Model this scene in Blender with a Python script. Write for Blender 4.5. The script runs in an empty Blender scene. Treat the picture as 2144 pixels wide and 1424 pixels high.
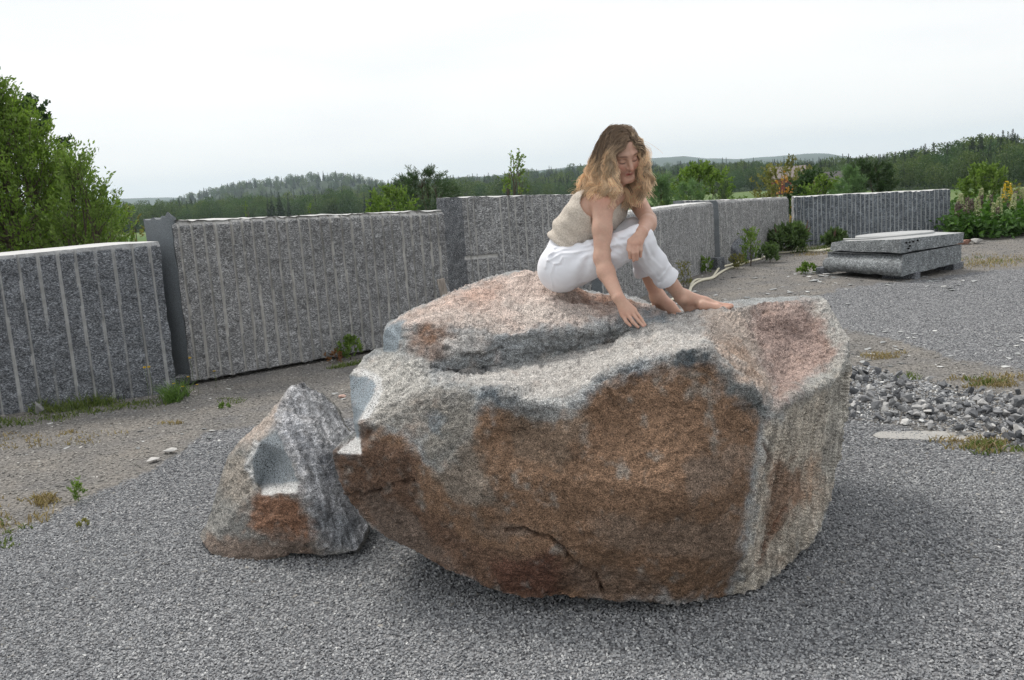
import bpy, bmesh, math, random
import numpy as np
from mathutils import Vector, Matrix, Euler
from mathutils.geometry import delaunay_2d_cdt
random.seed(7); rng = np.random.default_rng(7)
SC = bpy.context.scene; COL = SC.collection
# ------------------------------------------------------------------ camera
FPX = 1900.0; IW, IH = 2144.0, 1424.0; CAMH = 1.6
PITCH = math.radians(9.27); ROLL = math.radians(3.9)
CF = np.array([0, math.cos(PITCH), -math.sin(PITCH)])
_u0 = np.array([0, math.sin(PITCH), math.cos(PITCH)]); _r0 = np.array([1.0, 0, 0])
CR = math.cos(ROLL)*_r0 - math.sin(ROLL)*_u0
CU = math.sin(ROLL)*_r0 + math.cos(ROLL)*_u0
CP = np.array([0, 0, CAMH])
cam = bpy.data.cameras.new('camera'); camo = bpy.data.objects.new('camera', cam); COL.objects.link(camo)
cam.sensor_width = 36; cam.lens = 36*FPX/IW; cam.clip_start = 0.05; cam.clip_end = 40000
camo.matrix_world = Matrix(((CR[0], CU[0], -CF[0], CP[0]), (CR[1], CU[1], -CF[1], CP[1]), (CR[2], CU[2], -CF[2], CP[2]), (0, 0, 0, 1)))
SC.camera = camo
# ------------------------------------------------------------------ sky, sun, exposure
SUN_EL, SUN_AZ = math.radians(53), math.radians(-38)      # azimuth from +Y, negative = left
w = bpy.data.worlds.new('World'); SC.world = w; w.use_nodes = True
nt = w.node_tree; nt.nodes.clear()
out = nt.nodes.new('ShaderNodeOutputWorld'); bg = nt.nodes.new('ShaderNodeBackground')
sky = nt.nodes.new('ShaderNodeTexSky'); sky.sky_type = 'NISHITA'; sky.sun_disc = False
sky.sun_elevation = SUN_EL; sky.sun_rotation = SUN_AZ; sky.air_density = 1.2; sky.dust_density = 3
tc = nt.nodes.new('ShaderNodeTexCoord'); mp = nt.nodes.new('ShaderNodeMapping'); mp.inputs['Scale'].default_value = (1.0, 1.0, 5.5)
mp.inputs['Rotation'].default_value = (0.05, -0.1, 0.3)
nz = nt.nodes.new('ShaderNodeTexNoise'); nz.inputs['Scale'].default_value = 1.7; nz.inputs['Detail'].default_value = 6; nz.inputs['Roughness'].default_value = .5
rmp = nt.nodes.new('ShaderNodeValToRGB'); rmp.color_ramp.elements[0].position = .36; rmp.color_ramp.elements[1].position = .62
rmp.color_ramp.elements[0].color = (.86, .875, .905, 1); rmp.color_ramp.elements[1].color = (1.0, .995, .985, 1)
sc_ = nt.nodes.new('ShaderNodeVectorMath'); sc_.operation = 'SCALE'; sc_.inputs['Scale'].default_value = 10.9
mx = nt.nodes.new('ShaderNodeMix'); mx.data_type = 'RGBA'; mx.inputs[0].default_value = .93
L = nt.links.new
L(tc.outputs['Generated'], mp.inputs['Vector']); L(mp.outputs[0], nz.inputs['Vector']); L(nz.outputs['Fac'], rmp.inputs[0])
L(rmp.outputs[0], sc_.inputs[0]); L(sky.outputs[0], mx.inputs[6]); L(sc_.outputs[0], mx.inputs[7]); L(mx.outputs[2], bg.inputs[0])
bg.inputs[1].default_value = 0.105; L(bg.outputs[0], out.inputs[0])
sl = bpy.data.lights.new('sun', 'SUN'); sl.energy = 2.5; sl.angle = math.radians(17); sl.color = (1, .95, .88)
so = bpy.data.objects.new('sun', sl); COL.objects.link(so)
sd = Vector((math.sin(SUN_AZ)*math.cos(SUN_EL), math.cos(SUN_AZ)*math.cos(SUN_EL), math.sin(SUN_EL)))
so.rotation_euler = sd.to_track_quat('Z', 'Y').to_euler(); so.location = (-10, 12, 20)
SC.view_settings.view_transform = 'Standard'; SC.view_settings.look = 'None'; SC.view_settings.exposure = 0.0; SC.view_settings.gamma = 1
SC.cycles.use_denoising = True; SC.cycles.denoiser = 'OPENIMAGEDENOISE'; SC.cycles.denoising_prefilter = 'NONE'; SC.cycles.denoising_input_passes = 'RGB_ALBEDO_NORMAL'; SC.cycles.max_bounces = 6; SC.cycles.volume_bounces = 1; SC.cycles.transparent_max_bounces = 6

# ------------------------------------------------------------------ helpers
def ray(px, py):
    return CF + CR*((px-IW/2)/FPX) + CU*((IH/2-py)/FPX)
def P(px, py, Y):
    d = ray(px, py); return CP + d*(Y/d[1])
def G(px, py, z=0.0):
    d = ray(px, py); return CP + d*((z-CAMH)/d[2])
def AE(px, py):
    d = ray(px, py); return d[0]/d[1], d[2]/d[1]
def V(cx, cy, cz): return CR*cx + CF*cy + CU*cz
def nrm(v): v = np.asarray(v, float); return v/max(1e-9, np.linalg.norm(v))
def _h(ix, iy, iz, s):
    n = (ix*374761393 + iy*668265263 + iz*2147483647 + s*1274126177) & 0xffffffff
    n = ((n ^ (n >> 13))*1274126177) & 0xffffffff
    return ((n ^ (n >> 16)) & 0xffff)/65535.0
def vnoise(p, s=0):
    p = np.asarray(p, float); f = np.floor(p).astype(np.int64); t = p-f; t = t*t*(3-2*t)
    r = 0
    for dx in (0, 1):
        wx = t[:, 0] if dx else 1-t[:, 0]
        for dy in (0, 1):
            wy = t[:, 1] if dy else 1-t[:, 1]
            for dz in (0, 1):
                wz = t[:, 2] if dz else 1-t[:, 2]
                r = r + wx*wy*wz*_h(f[:, 0]+dx, f[:, 1]+dy, f[:, 2]+dz, s)
    return r*2-1
def fbm(p, sc, o=4, s=0, g=.5):
    p = np.asarray(p, float)*sc; a = 1; r = 0; n = 0
    for i in range(o):
        r = r + a*vnoise(p, s+i); n += a; a *= g; p = p*2.03+7.1
    return r/n
def ridged(p, sc, o=4, s=0):
    p = np.asarray(p, float)*sc; a = 1; r = 0; n = 0
    for i in range(o):
        r = r + a*(1-2*np.abs(vnoise(p, s+i))); n += a; a *= .5; p = p*2.03+3.7
    return r/n
def link_mesh(name, verts, faces, mat=None, parent=None, smooth=True, attrs=None):
    verts = np.asarray(verts, np.float32); me = bpy.data.meshes.new(name)
    if isinstance(faces, np.ndarray):
        nf, k = faces.shape
        me.vertices.add(len(verts)); me.vertices.foreach_set('co', verts.ravel())
        me.loops.add(nf*k); me.loops.foreach_set('vertex_index', faces.astype(np.int32).ravel())
        me.polygons.add(nf); me.polygons.foreach_set('loop_start', np.arange(0, nf*k, k, dtype=np.int32))
        me.update(calc_edges=True); me.validate()
    else:
        me.from_pydata([tuple(map(float, v)) for v in verts], [], [tuple(map(int, f)) for f in faces])
    if smooth: me.shade_smooth()
    for k, a in (attrs or {}).items():
        a = np.asarray(a, np.float32)
        if a.ndim == 1:
            at = me.attributes.new(k, 'FLOAT', 'POINT'); at.data.foreach_set('value', a)
        else:
            at = me.attributes.new(k, 'FLOAT_COLOR', 'POINT')
            at.data.foreach_set('color', np.c_[a, np.ones(len(a))].astype(np.float32).ravel())
    if mat: me.materials.append(mat)
    o = bpy.data.objects.new(name, me); COL.objects.link(o)
    if parent is not None: o.parent = parent
    return o
def tag(o, label=None, cat=None, group=None, kind=None):
    if label: o['label'] = label
    if cat: o['category'] = cat
    if group: o['group'] = group
    if kind: o['kind'] = kind
    return o
def empty(name, loc=(0, 0, 0)):
    o = bpy.data.objects.new(name, None); COL.objects.link(o); o.location = tuple(map(float, loc)); o.empty_display_size = .1
    return o
class MB:
    def __init__(s): s.v = []; s.f = []; s.n = 0; s.t = []
    def add(s, v, f, t=0.0):
        v = np.asarray(v, float); s.v.append(v)
        for q in f: s.f.append(tuple(int(i)+s.n for i in q))
        s.t.append(np.full(len(v), t)); s.n += len(v)
    def tube(s, pts, rad, n=6, t=0.0):
        pts = np.asarray(pts, float); m = len(pts); rad = np.broadcast_to(np.asarray(rad, float), (m,))
        tg = np.gradient(pts, axis=0); vs = []; ref = np.array([.31, .17, .93])
        for i in range(m):
            d = nrm(tg[i]); a = np.cross(d, ref)
            if np.linalg.norm(a) < .1: a = np.cross(d, [1, 0, 0])
            a = nrm(a); b = np.cross(d, a)
            for k in range(n):
                c = 2*math.pi*k/n; vs.append(pts[i]+rad[i]*(math.cos(c)*a+math.sin(c)*b))
        f = [(i*n+k, i*n+(k+1) % n, (i+1)*n+(k+1) % n, (i+1)*n+k) for i in range(m-1) for k in range(n)]
        f += [tuple(range(n))[::-1], tuple(range((m-1)*n, m*n))]
        s.add(vs, f, t)
    def box(s, c, sz, rot=None, t=0.0):
        q = np.array([[x, y, z] for x in (-.5, .5) for y in (-.5, .5) for z in (-.5, .5)])*np.array(sz)
        if rot is not None: q = q @ np.array(rot).T
        s.add(q+np.array(c), [(0, 1, 3, 2), (4, 6, 7, 5), (0, 4, 5, 1), (2, 3, 7, 6), (0, 2, 6, 4), (1, 5, 7, 3)], t)
    def build(s, name, mat, parent=None, smooth=False, org=None):
        v = np.concatenate(s.v)
        if org is not None: v = v-np.asarray(org)
        o = link_mesh(name, v, s.f, mat, parent, smooth, {'tone': np.concatenate(s.t)}); return o
def leaves(c, d, ln, wd, up=None, t=None, bend=.25):
    """c centres (n,3), d direction, ln/wd arrays -> folded 4-vertex leaves"""
    n = len(c); d = d/np.maximum(1e-9, np.linalg.norm(d, axis=1))[:, None]
    r = rng.normal(size=(n, 3)) if up is None else up
    s = np.cross(d, r); s /= np.maximum(1e-9, np.linalg.norm(s, axis=1))[:, None]
    nn = np.cross(s, d); ln = np.broadcast_to(ln, (n,))[:, None]; wd = np.broadcast_to(wd, (n,))[:, None]
    v = np.empty((n, 4, 3)); v[:, 0] = c; v[:, 1] = c+d*ln*.5+s*wd*.5+nn*wd*bend; v[:, 2] = c+d*ln; v[:, 3] = c+d*ln*.5-s*wd*.5+nn*wd*bend
    b = np.arange(n)[:, None]*4
    f = np.concatenate([b+np.array([[0, 1, 2]]), b+np.array([[0, 2, 3]])])
    tt = np.repeat(rng.random(n) if t is None else t, 4)
    return v.reshape(-1, 3), f, tt

# ------------------------------------------------------------------ materials
class Mat:
    def __init__(s, name, rough=.85, spec=.3):
        s.m = bpy.data.materials.new(name); s.m.use_nodes = True; s.t = s.m.node_tree; s.t.nodes.clear()
        s.o = s.n('ShaderNodeOutputMaterial'); s.b = s.n('ShaderNodeBsdfPrincipled'); s.l(s.b.outputs[0], s.o.inputs[0])
        s.b.inputs['Roughness'].default_value = rough; s.b.inputs['Specular IOR Level'].default_value = spec
        s.geo = s.n('ShaderNodeNewGeometry').outputs['Position']; s.oc = s.n('ShaderNodeTexCoord').outputs['Object']
    def n(s, t): return s.t.nodes.new(t)
    def l(s, a, b): s.t.links.new(a, b)
    def put(s, sock, v):
        if isinstance(v, bpy.types.NodeSocket): s.l(v, sock)
        elif isinstance(v, (tuple, list)) and len(v) == 3 and sock.type == 'RGBA': sock.default_value = (*v, 1)
        else: sock.default_value = v
    def noise(s, scale, det=4, rough=.55, vec=None, dist=0):
        x = s.n('ShaderNodeTexNoise'); s.put(x.inputs['Scale'], scale); x.inputs['Detail'].default_value = det; x.inputs['Roughness'].default_value = rough
        x.inputs['Distortion'].default_value = dist; s.l(vec if vec is not None else s.geo, x.inputs['Vector']); return x.outputs['Fac']
    def voro(s, scale, vec=None, feat='F1', out='Distance'):
        x = s.n('ShaderNodeTexVoronoi'); x.feature = feat; x.inputs['Scale'].default_value = scale; s.l(vec if vec is not None else s.geo, x.inputs['Vector']); return x.outputs[out]
    def map(s, sc, rot=(0, 0, 0), vec=None):
        x = s.n('ShaderNodeMapping'); x.inputs['Scale'].default_value = sc; x.inputs['Rotation'].default_value = rot; s.l(vec if vec is not None else s.geo, x.inputs['Vector']); return x.outputs[0]
    def ramp(s, f, stops):
        x = s.n('ShaderNodeValToRGB'); e = x.color_ramp.elements
        while len(e) < len(stops): e.new(.5)
        for i, (p, c) in enumerate(stops):
            e[i].position = p; e[i].color = (*((c,)*3 if isinstance(c, (int, float)) else c), 1)
        s.l(f, x.inputs[0]); return x.outputs[0]
    def mix(s, f, a, b, mode='MIX'):
        x = s.n('ShaderNodeMix'); x.data_type = 'RGBA'; x.blend_type = mode; s.put(x.inputs[0], f); s.put(x.inputs[6], a); s.put(x.inputs[7], b); return x.outputs[2]
    def math(s, op, a, b=0.0):
        x = s.n('ShaderNodeMath'); x.operation = op; s.put(x.inputs[0], a); s.put(x.inputs[1], b); return x.outputs[0]
    def attr(s, name, typ='GEOMETRY', out='Fac'):
        x = s.n('ShaderNodeAttribute'); x.attribute_name = name; x.attribute_type = typ; return x.outputs[out]
    def col(s, c): s.put(s.b.inputs['Base Color'], c); return s
    def bump(s, h, strength=.5, dist=.01, prev=None):
        x = s.n('ShaderNodeBump'); s.put(x.inputs['Strength'], strength); x.inputs['Distance'].default_value = dist; s.l(h, x.inputs['Height'])
        if prev: s.l(prev, x.inputs['Normal'])
        s.l(x.outputs[0], s.b.inputs['Normal']); return x.outputs[0]
def simple(name, c, rough=.8, var=.25, sc=30, spec=.3):
    m = Mat(name, rough, spec); f = m.noise(sc, 3)
    m.col(m.mix(f, tuple(x*(1-var) for x in c), tuple(min(1, x*(1+var)) for x in c))); return m.m
def slab_mat(name, dark, light, groove, sc=1.0):
    m = Mat(name, .9, .2)
    wv = m.map((1, 1, 2.0), (.1, .25, 0)); a = m.noise(62*sc, 5, .72, wv, dist=.6); b = m.noise(17*sc, 4, .6); c = m.noise(2.2, 3)
    base = m.ramp(a, [(.34, tuple(x*.4 for x in dark)), (.47, dark), (.56, light), (.68, tuple(min(1, x*1.9) for x in light))])
    base = m.mix(m.ramp(b, [(.35, 0.0), (.65, 1.0)]), m.mix(.38, base, (0.01, 0.01, 0.012)), base)
    base = m.mix(.45, base, m.ramp(c, [(.3, .6), (.7, 1.0)]), 'MULTIPLY')
    base = m.mix(m.attr('groove'), base, m.mix(m.math('MULTIPLY', a, .8), groove, tuple(x*.7 for x in groove)))
    m.col(base); h = m.math('ADD', m.math('MULTIPLY', a, .5), b); m.bump(h, .9, .012); return m.m
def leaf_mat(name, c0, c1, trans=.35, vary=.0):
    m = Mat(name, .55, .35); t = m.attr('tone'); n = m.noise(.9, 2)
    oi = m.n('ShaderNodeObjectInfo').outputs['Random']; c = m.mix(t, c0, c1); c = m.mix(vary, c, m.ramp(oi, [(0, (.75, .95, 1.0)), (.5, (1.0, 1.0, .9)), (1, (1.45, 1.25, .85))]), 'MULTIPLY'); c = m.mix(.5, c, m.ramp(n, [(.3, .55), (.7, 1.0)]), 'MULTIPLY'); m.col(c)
    tr = m.n('ShaderNodeBsdfTranslucent'); m.l(m.mix(1.0, c, (1.0, 1.15, .6), 'MULTIPLY'), tr.inputs[0])
    ms = m.n('ShaderNodeMixShader'); ms.inputs[0].default_value = trans; m.l(m.b.outputs[0], ms.inputs[1]); m.l(tr.outputs[0], ms.inputs[2]); m.l(ms.outputs[0], m.o.inputs[0])
    return m.m
M_BARK = simple('bark', (.10, .08, .06), .95, .4, 60)
M_STEM = simple('stem_green', (.10, .13, .05), .8)
M_SLAB = slab_mat('rough_granite', (.19, .192, .197), (.46, .46, .462), (.66, .645, .615))
M_SLAB_BLUE = slab_mat('bluish_granite', (.115, .124, .138), (.32, .335, .36), (.60, .60, .59))
M_SLAB_FINE = slab_mat('striated_granite', (.21, .212, .217), (.50, .50, .50), (.6, .59, .57), .8)
M_SLAB_FAR = slab_mat('far_blue_granite', (.12, .138, .158), (.29, .32, .35), (.55, .57, .58), .5)
def sawn_mat(name, c, var=.3):
    m = Mat(name, .7, .3); a = m.noise(160, 3, .7); b = m.noise(3, 4)
    k = m.mix(m.ramp(a, [(.4, 0.0), (.6, 1.0)]), tuple(x*(1-var) for x in c), c)
    k = m.mix(.5, k, m.ramp(b, [(.3, .65), (.7, 1.0)]), 'MULTIPLY'); m.col(k); m.bump(m.noise(60, 4), .3, .004); return m.m
M_TOP = sawn_mat('sawn_top', (.62, .62, .61), .12)
M_SAWN = sawn_mat('sawn_end', (.23, .255, .275), .5)

# boulder: per vertex colour of the weathered stone + granite speckle
def rock_mat(name):
    m = Mat(name, .88, .25); tint = m.attr('tint', out='Color')
    sm = m.attr('sawn')
    wv = m.map((1, 1, 1.25), (.3, .5, .2))
    a = m.noise(210, 3, .7, wv, .3); b = m.noise(38, 5, .7, wv, .3); c = m.noise(6, 5, .65)
    k = m.mix(1.0, tint, m.ramp(a, [(.34, .18), (.43, .66), (.53, 1.12), (.67, 2.15)]), 'MULTIPLY')
    k = m.mix(.62, k, m.ramp(b, [(.36, .42), (.5, 1.0), (.64, 1.45)]), 'MULTIPLY')
    k = m.mix(.5, k, m.ramp(c, [(.3, .7), (.7, 1.25)]), 'MULTIPLY')
    pl = m.mix(1.0, tint, m.ramp(m.noise(170, 3, .7), [(.40, .10), (.47, .85), (.6, 1.2)]), 'MULTIPLY')
    m.col(m.mix(sm, k, pl))
    h = m.math('ADD', m.math('MULTIPLY', a, .35), b)
    m.bump(h, m.math('SUBTRACT', .95, m.math('MULTIPLY', sm, .7)), .012); return m.m
M_ROCK = rock_mat('weathered_granite')
exec_order = None
# ------------------------------------------------------------------ terrain
SKY_R1 = [(-400, 460), (265, 447), (358, 418), (423, 398), (469, 387), (521, 377), (586, 371), (652, 362), (733, 362), (772, 372), (815, 381), (960, 376), (1200, 352), (1400, 343), (1700, 340), (2144, 320), (2600, 300)]
SKY_R2 = [(-400, 478), (300, 446), (397, 428), (488, 405), (603, 402), (668, 392), (743, 384), (815, 379), (960, 368), (1060, 362), (1200, 346), (1370, 341), (1452, 337), (1576, 335), (1715, 333), (1850, 328), (2144, 300), (2600, 280)]
SKY_R3 = [(-400, 480), (400, 440), (586, 432), (800, 415), (960, 385), (1200, 365), (1370, 352), (1452, 345), (1576, 334), (1625, 340), (1715, 333), (1771, 322), (1854, 320), (1902, 314), (1936, 300), (1977, 300), (2026, 288), (2075, 278), (2116, 268), (2144, 266), (2600, 240)]
SKY_F = [(-400, 440), (260, 417), (350, 416), (500, 420), (1000, 372), (1362, 334), (1430, 330), (1480, 336), (1560, 334), (1640, 329), (1700, 323), (1730, 322), (1800, 335), (2144, 315), (2600, 290)]
EDGE = [(-400, 420), (400, 420), (1000, 400), (1400, 350), (1600, 320), (1800, 225), (2000, 188), (2144, 175), (2600, 170)]
def prof(lst):
    q = [AE(a, b) for a, b in lst]; return np.array([x[0] for x in q]), np.array([x[1] for x in q])
PR1, PR2, PR3, PF = prof(SKY_R1), prof(SKY_R2), prof(SKY_R3), prof(SKY_F)
PE = (np.array([AE(a, 400)[0] for a, b in EDGE]), np.array([b for a, b in EDGE], float))
def terr(x, y):
    x = np.asarray(x, float); y = np.asarray(y, float); r = np.hypot(x, y)
    yy = np.maximum(y, .3*r); a = np.clip(x/np.maximum(yy, .01), -1.2, 1.2); D = np.maximum(yy, .01)
    e = np.interp(a, *PE)
    z3 = CAMH + np.interp(a, *PR3)*e*1.55 - 13
    z2 = CAMH + np.interp(a, *PR2)*900 - 14
    z1 = CAMH + np.interp(a, *PR1)*1500 - 13
    zf = CAMH + np.interp(a, *PF)*5200
    keys = [D*0+1, D*0+27, D*0+60, D*0+110, e, e*1.55, e*0+700, e*0+900, e*0+1150, e*0+1500, e*0+2500, e*0+5200, e*0+9000]
    z3 = np.maximum(z3, -4)
    vals = [D*0, D*0, D*0-2.6, D*0-4, D*0-4, z3, np.minimum(z2-12, z3+6), z2, z2-6, z1, z1*.3, zf, zf*.2]
    lD = np.log(np.clip(D, 1, 8999)); out = np.zeros_like(D)
    for i in range(len(keys)-1):
        k0, k1 = np.log(keys[i]), np.log(keys[i+1]); m = (lD >= k0) & (lD <= k1)
        t = np.clip((lD-k0)/(k1-k0), 0, 1); t = t*t*(3-2*t) if i > 4 else t
        out = np.where(m, vals[i]*(1-t)+vals[i+1]*t, out)
    q = np.c_[np.ravel(x), np.ravel(y), np.zeros(np.size(x))]
    far = np.clip((r-2500)/2500, 0, 1).reshape(-1)
    out = out.reshape(-1) + far*14*fbm(q, .004, 4, 5)
    near = np.clip(1-r.reshape(-1)/30, 0, 1)
    out = out + near*.012*fbm(q, 1.1, 3, 9)
    return out.reshape(x.shape)
def inpoly(x, y, poly):
    ins = np.zeros(x.shape, bool); n = len(poly)
    for i in range(n):
        x0, y0 = poly[i][0], poly[i][1]; x1, y1 = poly[(i+1) % n][0], poly[(i+1) % n][1]
        if y0 == y1: continue
        c = ((y0 > y) != (y1 > y)) & (x < (x1-x0)*(y-y0)/(y1-y0)+x0); ins ^= c
    return ins
def gp(l): return [tuple(G(*p)[:2]) for p in l]
EARTH = [gp([(-900, 1300), (-300, 1180), (0, 1125), (120, 1075), (190, 1030), (330, 975), (430, 915), (560, 890), (700, 880), (900, 850), (1200, 800), (1500, 700), (1620, 640), (1790, 600), (2000, 575), (2144, 560), (2800, 500), (2800, 450), (1600, 470), (900, 560), (-900, 640)]),
         gp([(1600, 700), (1780, 690), (1900, 720), (2010, 750), (2144, 775), (2500, 800), (2500, 990), (2144, 955), (2010, 935), (1900, 888), (1780, 880), (1600, 860)])]
RUBBLE = gp([(1700, 770), (1790, 770), (1900, 790), (2010, 815), (2144, 835), (2400, 860), (2500, 960), (2144, 935), (2040, 915), (1900, 885), (1780, 885), (1700, 880)])
def earth_mask(x, y):
    q = np.c_[np.ravel(x), np.ravel(y), np.zeros(np.size(x))]
    dx = .16*fbm(q, 2.2, 3, 21).reshape(x.shape); dy = .16*fbm(q, 2.2, 3, 31).reshape(x.shape)
    m = np.zeros(x.shape, bool)
    for p in EARTH: m |= inpoly(x+dx, y+dy, p)
    return m
def build_ground():
    th = np.radians(np.concatenate([np.arange(-180, -42, 4.0), np.arange(-42, 42, .22), np.arange(42, 180, 4.0)]))
    rr = [.25]
    while rr[-1] < 26: rr.append(rr[-1]*1.019)
    while rr[-1] < 6500: rr.append(rr[-1]*1.05)
    rr = np.array(rr); R, T = np.meshgrid(rr, th, indexing='ij'); X = R*np.sin(T); Y = R*np.cos(T)
    Z = terr(X, Y); nr, ntt = X.shape; idx = np.arange(nr*ntt).reshape(nr, ntt)
    a = idx[:-1, :]; b = idx[1:, :]
    f = np.stack([a, b, np.roll(b, -1, 1), np.roll(a, -1, 1)], -1).reshape(-1, 4)
    v = np.c_[X.ravel(), Y.ravel(), Z.ravel()]
    e = (earth_mask(X, Y) & (R < 27)).astype(float).ravel()
    rz = R.ravel(); yy = Y.ravel()
    aa = np.clip(v[:, 0]/np.maximum(np.maximum(yy, .3*rz), .01), -1.2, 1.2); edge = np.interp(aa, *PE)
    green = np.clip((rz-24)/3, 0, 1); forest = (np.maximum(yy, .3*rz) > edge*.985).astype(float)
    m = Mat('ground', .95, .15)
    g1 = m.voro(62, out='Color'); gx = m.n('ShaderNodeSeparateColor'); m.l(g1, gx.inputs[0]); gd = m.voro(62)
    grav = m.mix(gd, m.ramp(gx.outputs[0], [(0, (.16, .165, .175)), (.6, (.38, .385, .395)), (1, (.6, .6, .6))]), (.03, .03, .035))
    en = m.noise(48, 5, .7); eb = m.noise(2.1, 4)
    ear = m.ramp(en, [(.3, (.075, .07, .066)), (.48, (.20, .19, .18)), (.62, (.33, .315, .295)), (.75, (.52, .51, .49))])
    ear = m.mix(.6, ear, m.ramp(eb, [(.32, (.58, .61, .66)), (.68, (1.1, 1.05, .97))]), 'MULTIPLY')
    far = m.ramp(m.noise(9, 4), [(.3, (.13, .13, .135)), (.7, (.23, .23, .235))])
    c = m.mix(m.attr('earth'), grav, ear)
    fn = m.noise(.035, 4); fs = m.noise(.012, 3, vec=m.map((.12, 1, 1)))
    field = m.mix(m.ramp(fs, [(.4, 0.0), (.6, 1.0)]), (.085, .15, .04), (.15, .20, .075))
    field = m.mix(.4, field, m.ramp(m.noise(.6, 5), [(.3, .5), (.7, 1.0)]), 'MULTIPLY')
    wood = m.ramp(fn, [(.3, (.012, .022, .010)), (.7, (.03, .05, .02))])
    c = m.mix(m.attr('green'), c, m.mix(m.attr('forest'), field, wood)); m.col(c)
    m.bump(m.math('ADD', gd, m.math('MULTIPLY', en, 1.2)), .7, .012)
    o = link_mesh('ground', v, f, m.m, None, True, {'earth': e, 'green': green, 'forest': forest})
    tag(o, kind='structure')
build_ground()

# stone prototypes (crushed stone)
def stone_mesh(name, mat, seed, flat=.65, sub=0):
    r = random.Random(seed); bm = bmesh.new()
    pts = [Vector((r.gauss(0, 1), r.gauss(0, 1), r.gauss(0, 1))).normalized()*r.uniform(.8, 1) for _ in range(10)]
    for p in pts: bm.verts.new((p.x*.55, p.y*.45*r.uniform(.8, 1.1), p.z*.5*flat))
    res = bmesh.ops.convex_hull(bm, input=bm.verts)
    bmesh.ops.delete(bm, geom=[g for g in res['geom_interior'] if isinstance(g, bmesh.types.BMVert)], context='VERTS')
    if sub:
        bmesh.ops.bevel(bm, geom=bm.edges[:], offset=.012, segments=1, affect='EDGES', profile=.5)
    me = bpy.data.meshes.new(name); bm.to_mesh(me); bm.free(); me.materials.append(mat); return me
def scatter(name, pts, scale, rot, idx, tone, coll):
    me = bpy.data.meshes.new(name); me.vertices.add(len(pts)); me.vertices.foreach_set('co', np.asarray(pts, np.float32).ravel())
    for nme, arr, ty, key in (('sc', scale, 'FLOAT_VECTOR', 'vector'), ('rt', rot, 'FLOAT_VECTOR', 'vector'), ('ix', idx, 'INT', 'value'), ('tone', tone, 'FLOAT', 'value')):
        at = me.attributes.new(nme, ty, 'POINT'); at.data.foreach_set(key, np.asarray(arr, np.int32 if ty == 'INT' else np.float32).ravel())
    o = bpy.data.objects.new(name, me); COL.objects.link(o)
    ng = bpy.data.node_groups.new(name, 'GeometryNodeTree')
    ng.interface.new_socket('Geometry', in_out='INPUT', socket_type='NodeSocketGeometry'); ng.interface.new_socket('Geometry', in_out='OUTPUT', socket_type='NodeSocketGeometry')
    gi = ng.nodes.new('NodeGroupInput'); go = ng.nodes.new('NodeGroupOutput'); ci = ng.nodes.new('GeometryNodeCollectionInfo')
    ci.inputs[0].default_value = coll; ci.inputs['Separate Children'].default_value = True; ci.inputs['Reset Children'].default_value = True
    ip = ng.nodes.new('GeometryNodeInstanceOnPoints'); ip.inputs['Pick Instance'].default_value = True
    def na(n, t):
        x = ng.nodes.new('GeometryNodeInputNamedAttribute'); x.data_type = t; x.inputs[0].default_value = n; return x.outputs[0]
    ng.links.new(gi.outputs[0], ip.inputs['Points']); ng.links.new(ci.outputs[0], ip.inputs['Instance'])
    ng.links.new(na('ix', 'INT'), ip.inputs['Instance Index']); ng.links.new(na('rt', 'FLOAT_VECTOR'), ip.inputs['Rotation']); ng.links.new(na('sc', 'FLOAT_VECTOR'), ip.inputs['Scale'])
    ng.links.new(ip.outputs[0], go.inputs[0]); md = o.modifiers.new('scatter', 'NODES'); md.node_group = ng; return o
def proto_coll(name, meshes):
    c = bpy.data.collections.new(name)
    for i, me in enumerate(meshes): c.objects.link(bpy.data.objects.new('%s_%02d' % (name, i), me))
    return c
def gmat(name, stops, typ='INSTANCER', bsc=70):
    m = Mat(name, .9, .2); t = m.attr('tone', typ); c = m.ramp(t, stops)
    n = m.noise(bsc, 4, .65); c = m.mix(.55, c, m.ramp(n, [(.3, .55), (.7, 1.2)]), 'MULTIPLY'); m.col(c); m.bump(n, .5, .006); return m.m
GST = [(0, (.06, .066, .075)), (.35, (.25, .258, .27)), (.75, (.47, .475, .48)), (1, (.78, .78, .76))]
M_GRAV = gmat('gravel', GST, bsc=220)
M_CHIP = gmat('earth_chip', [(0, (.08, .08, .08)), (.5, (.26, .25, .23)), (.85, (.42, .40, .37)), (1, (.68, .66, .62))], bsc=150)
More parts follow.
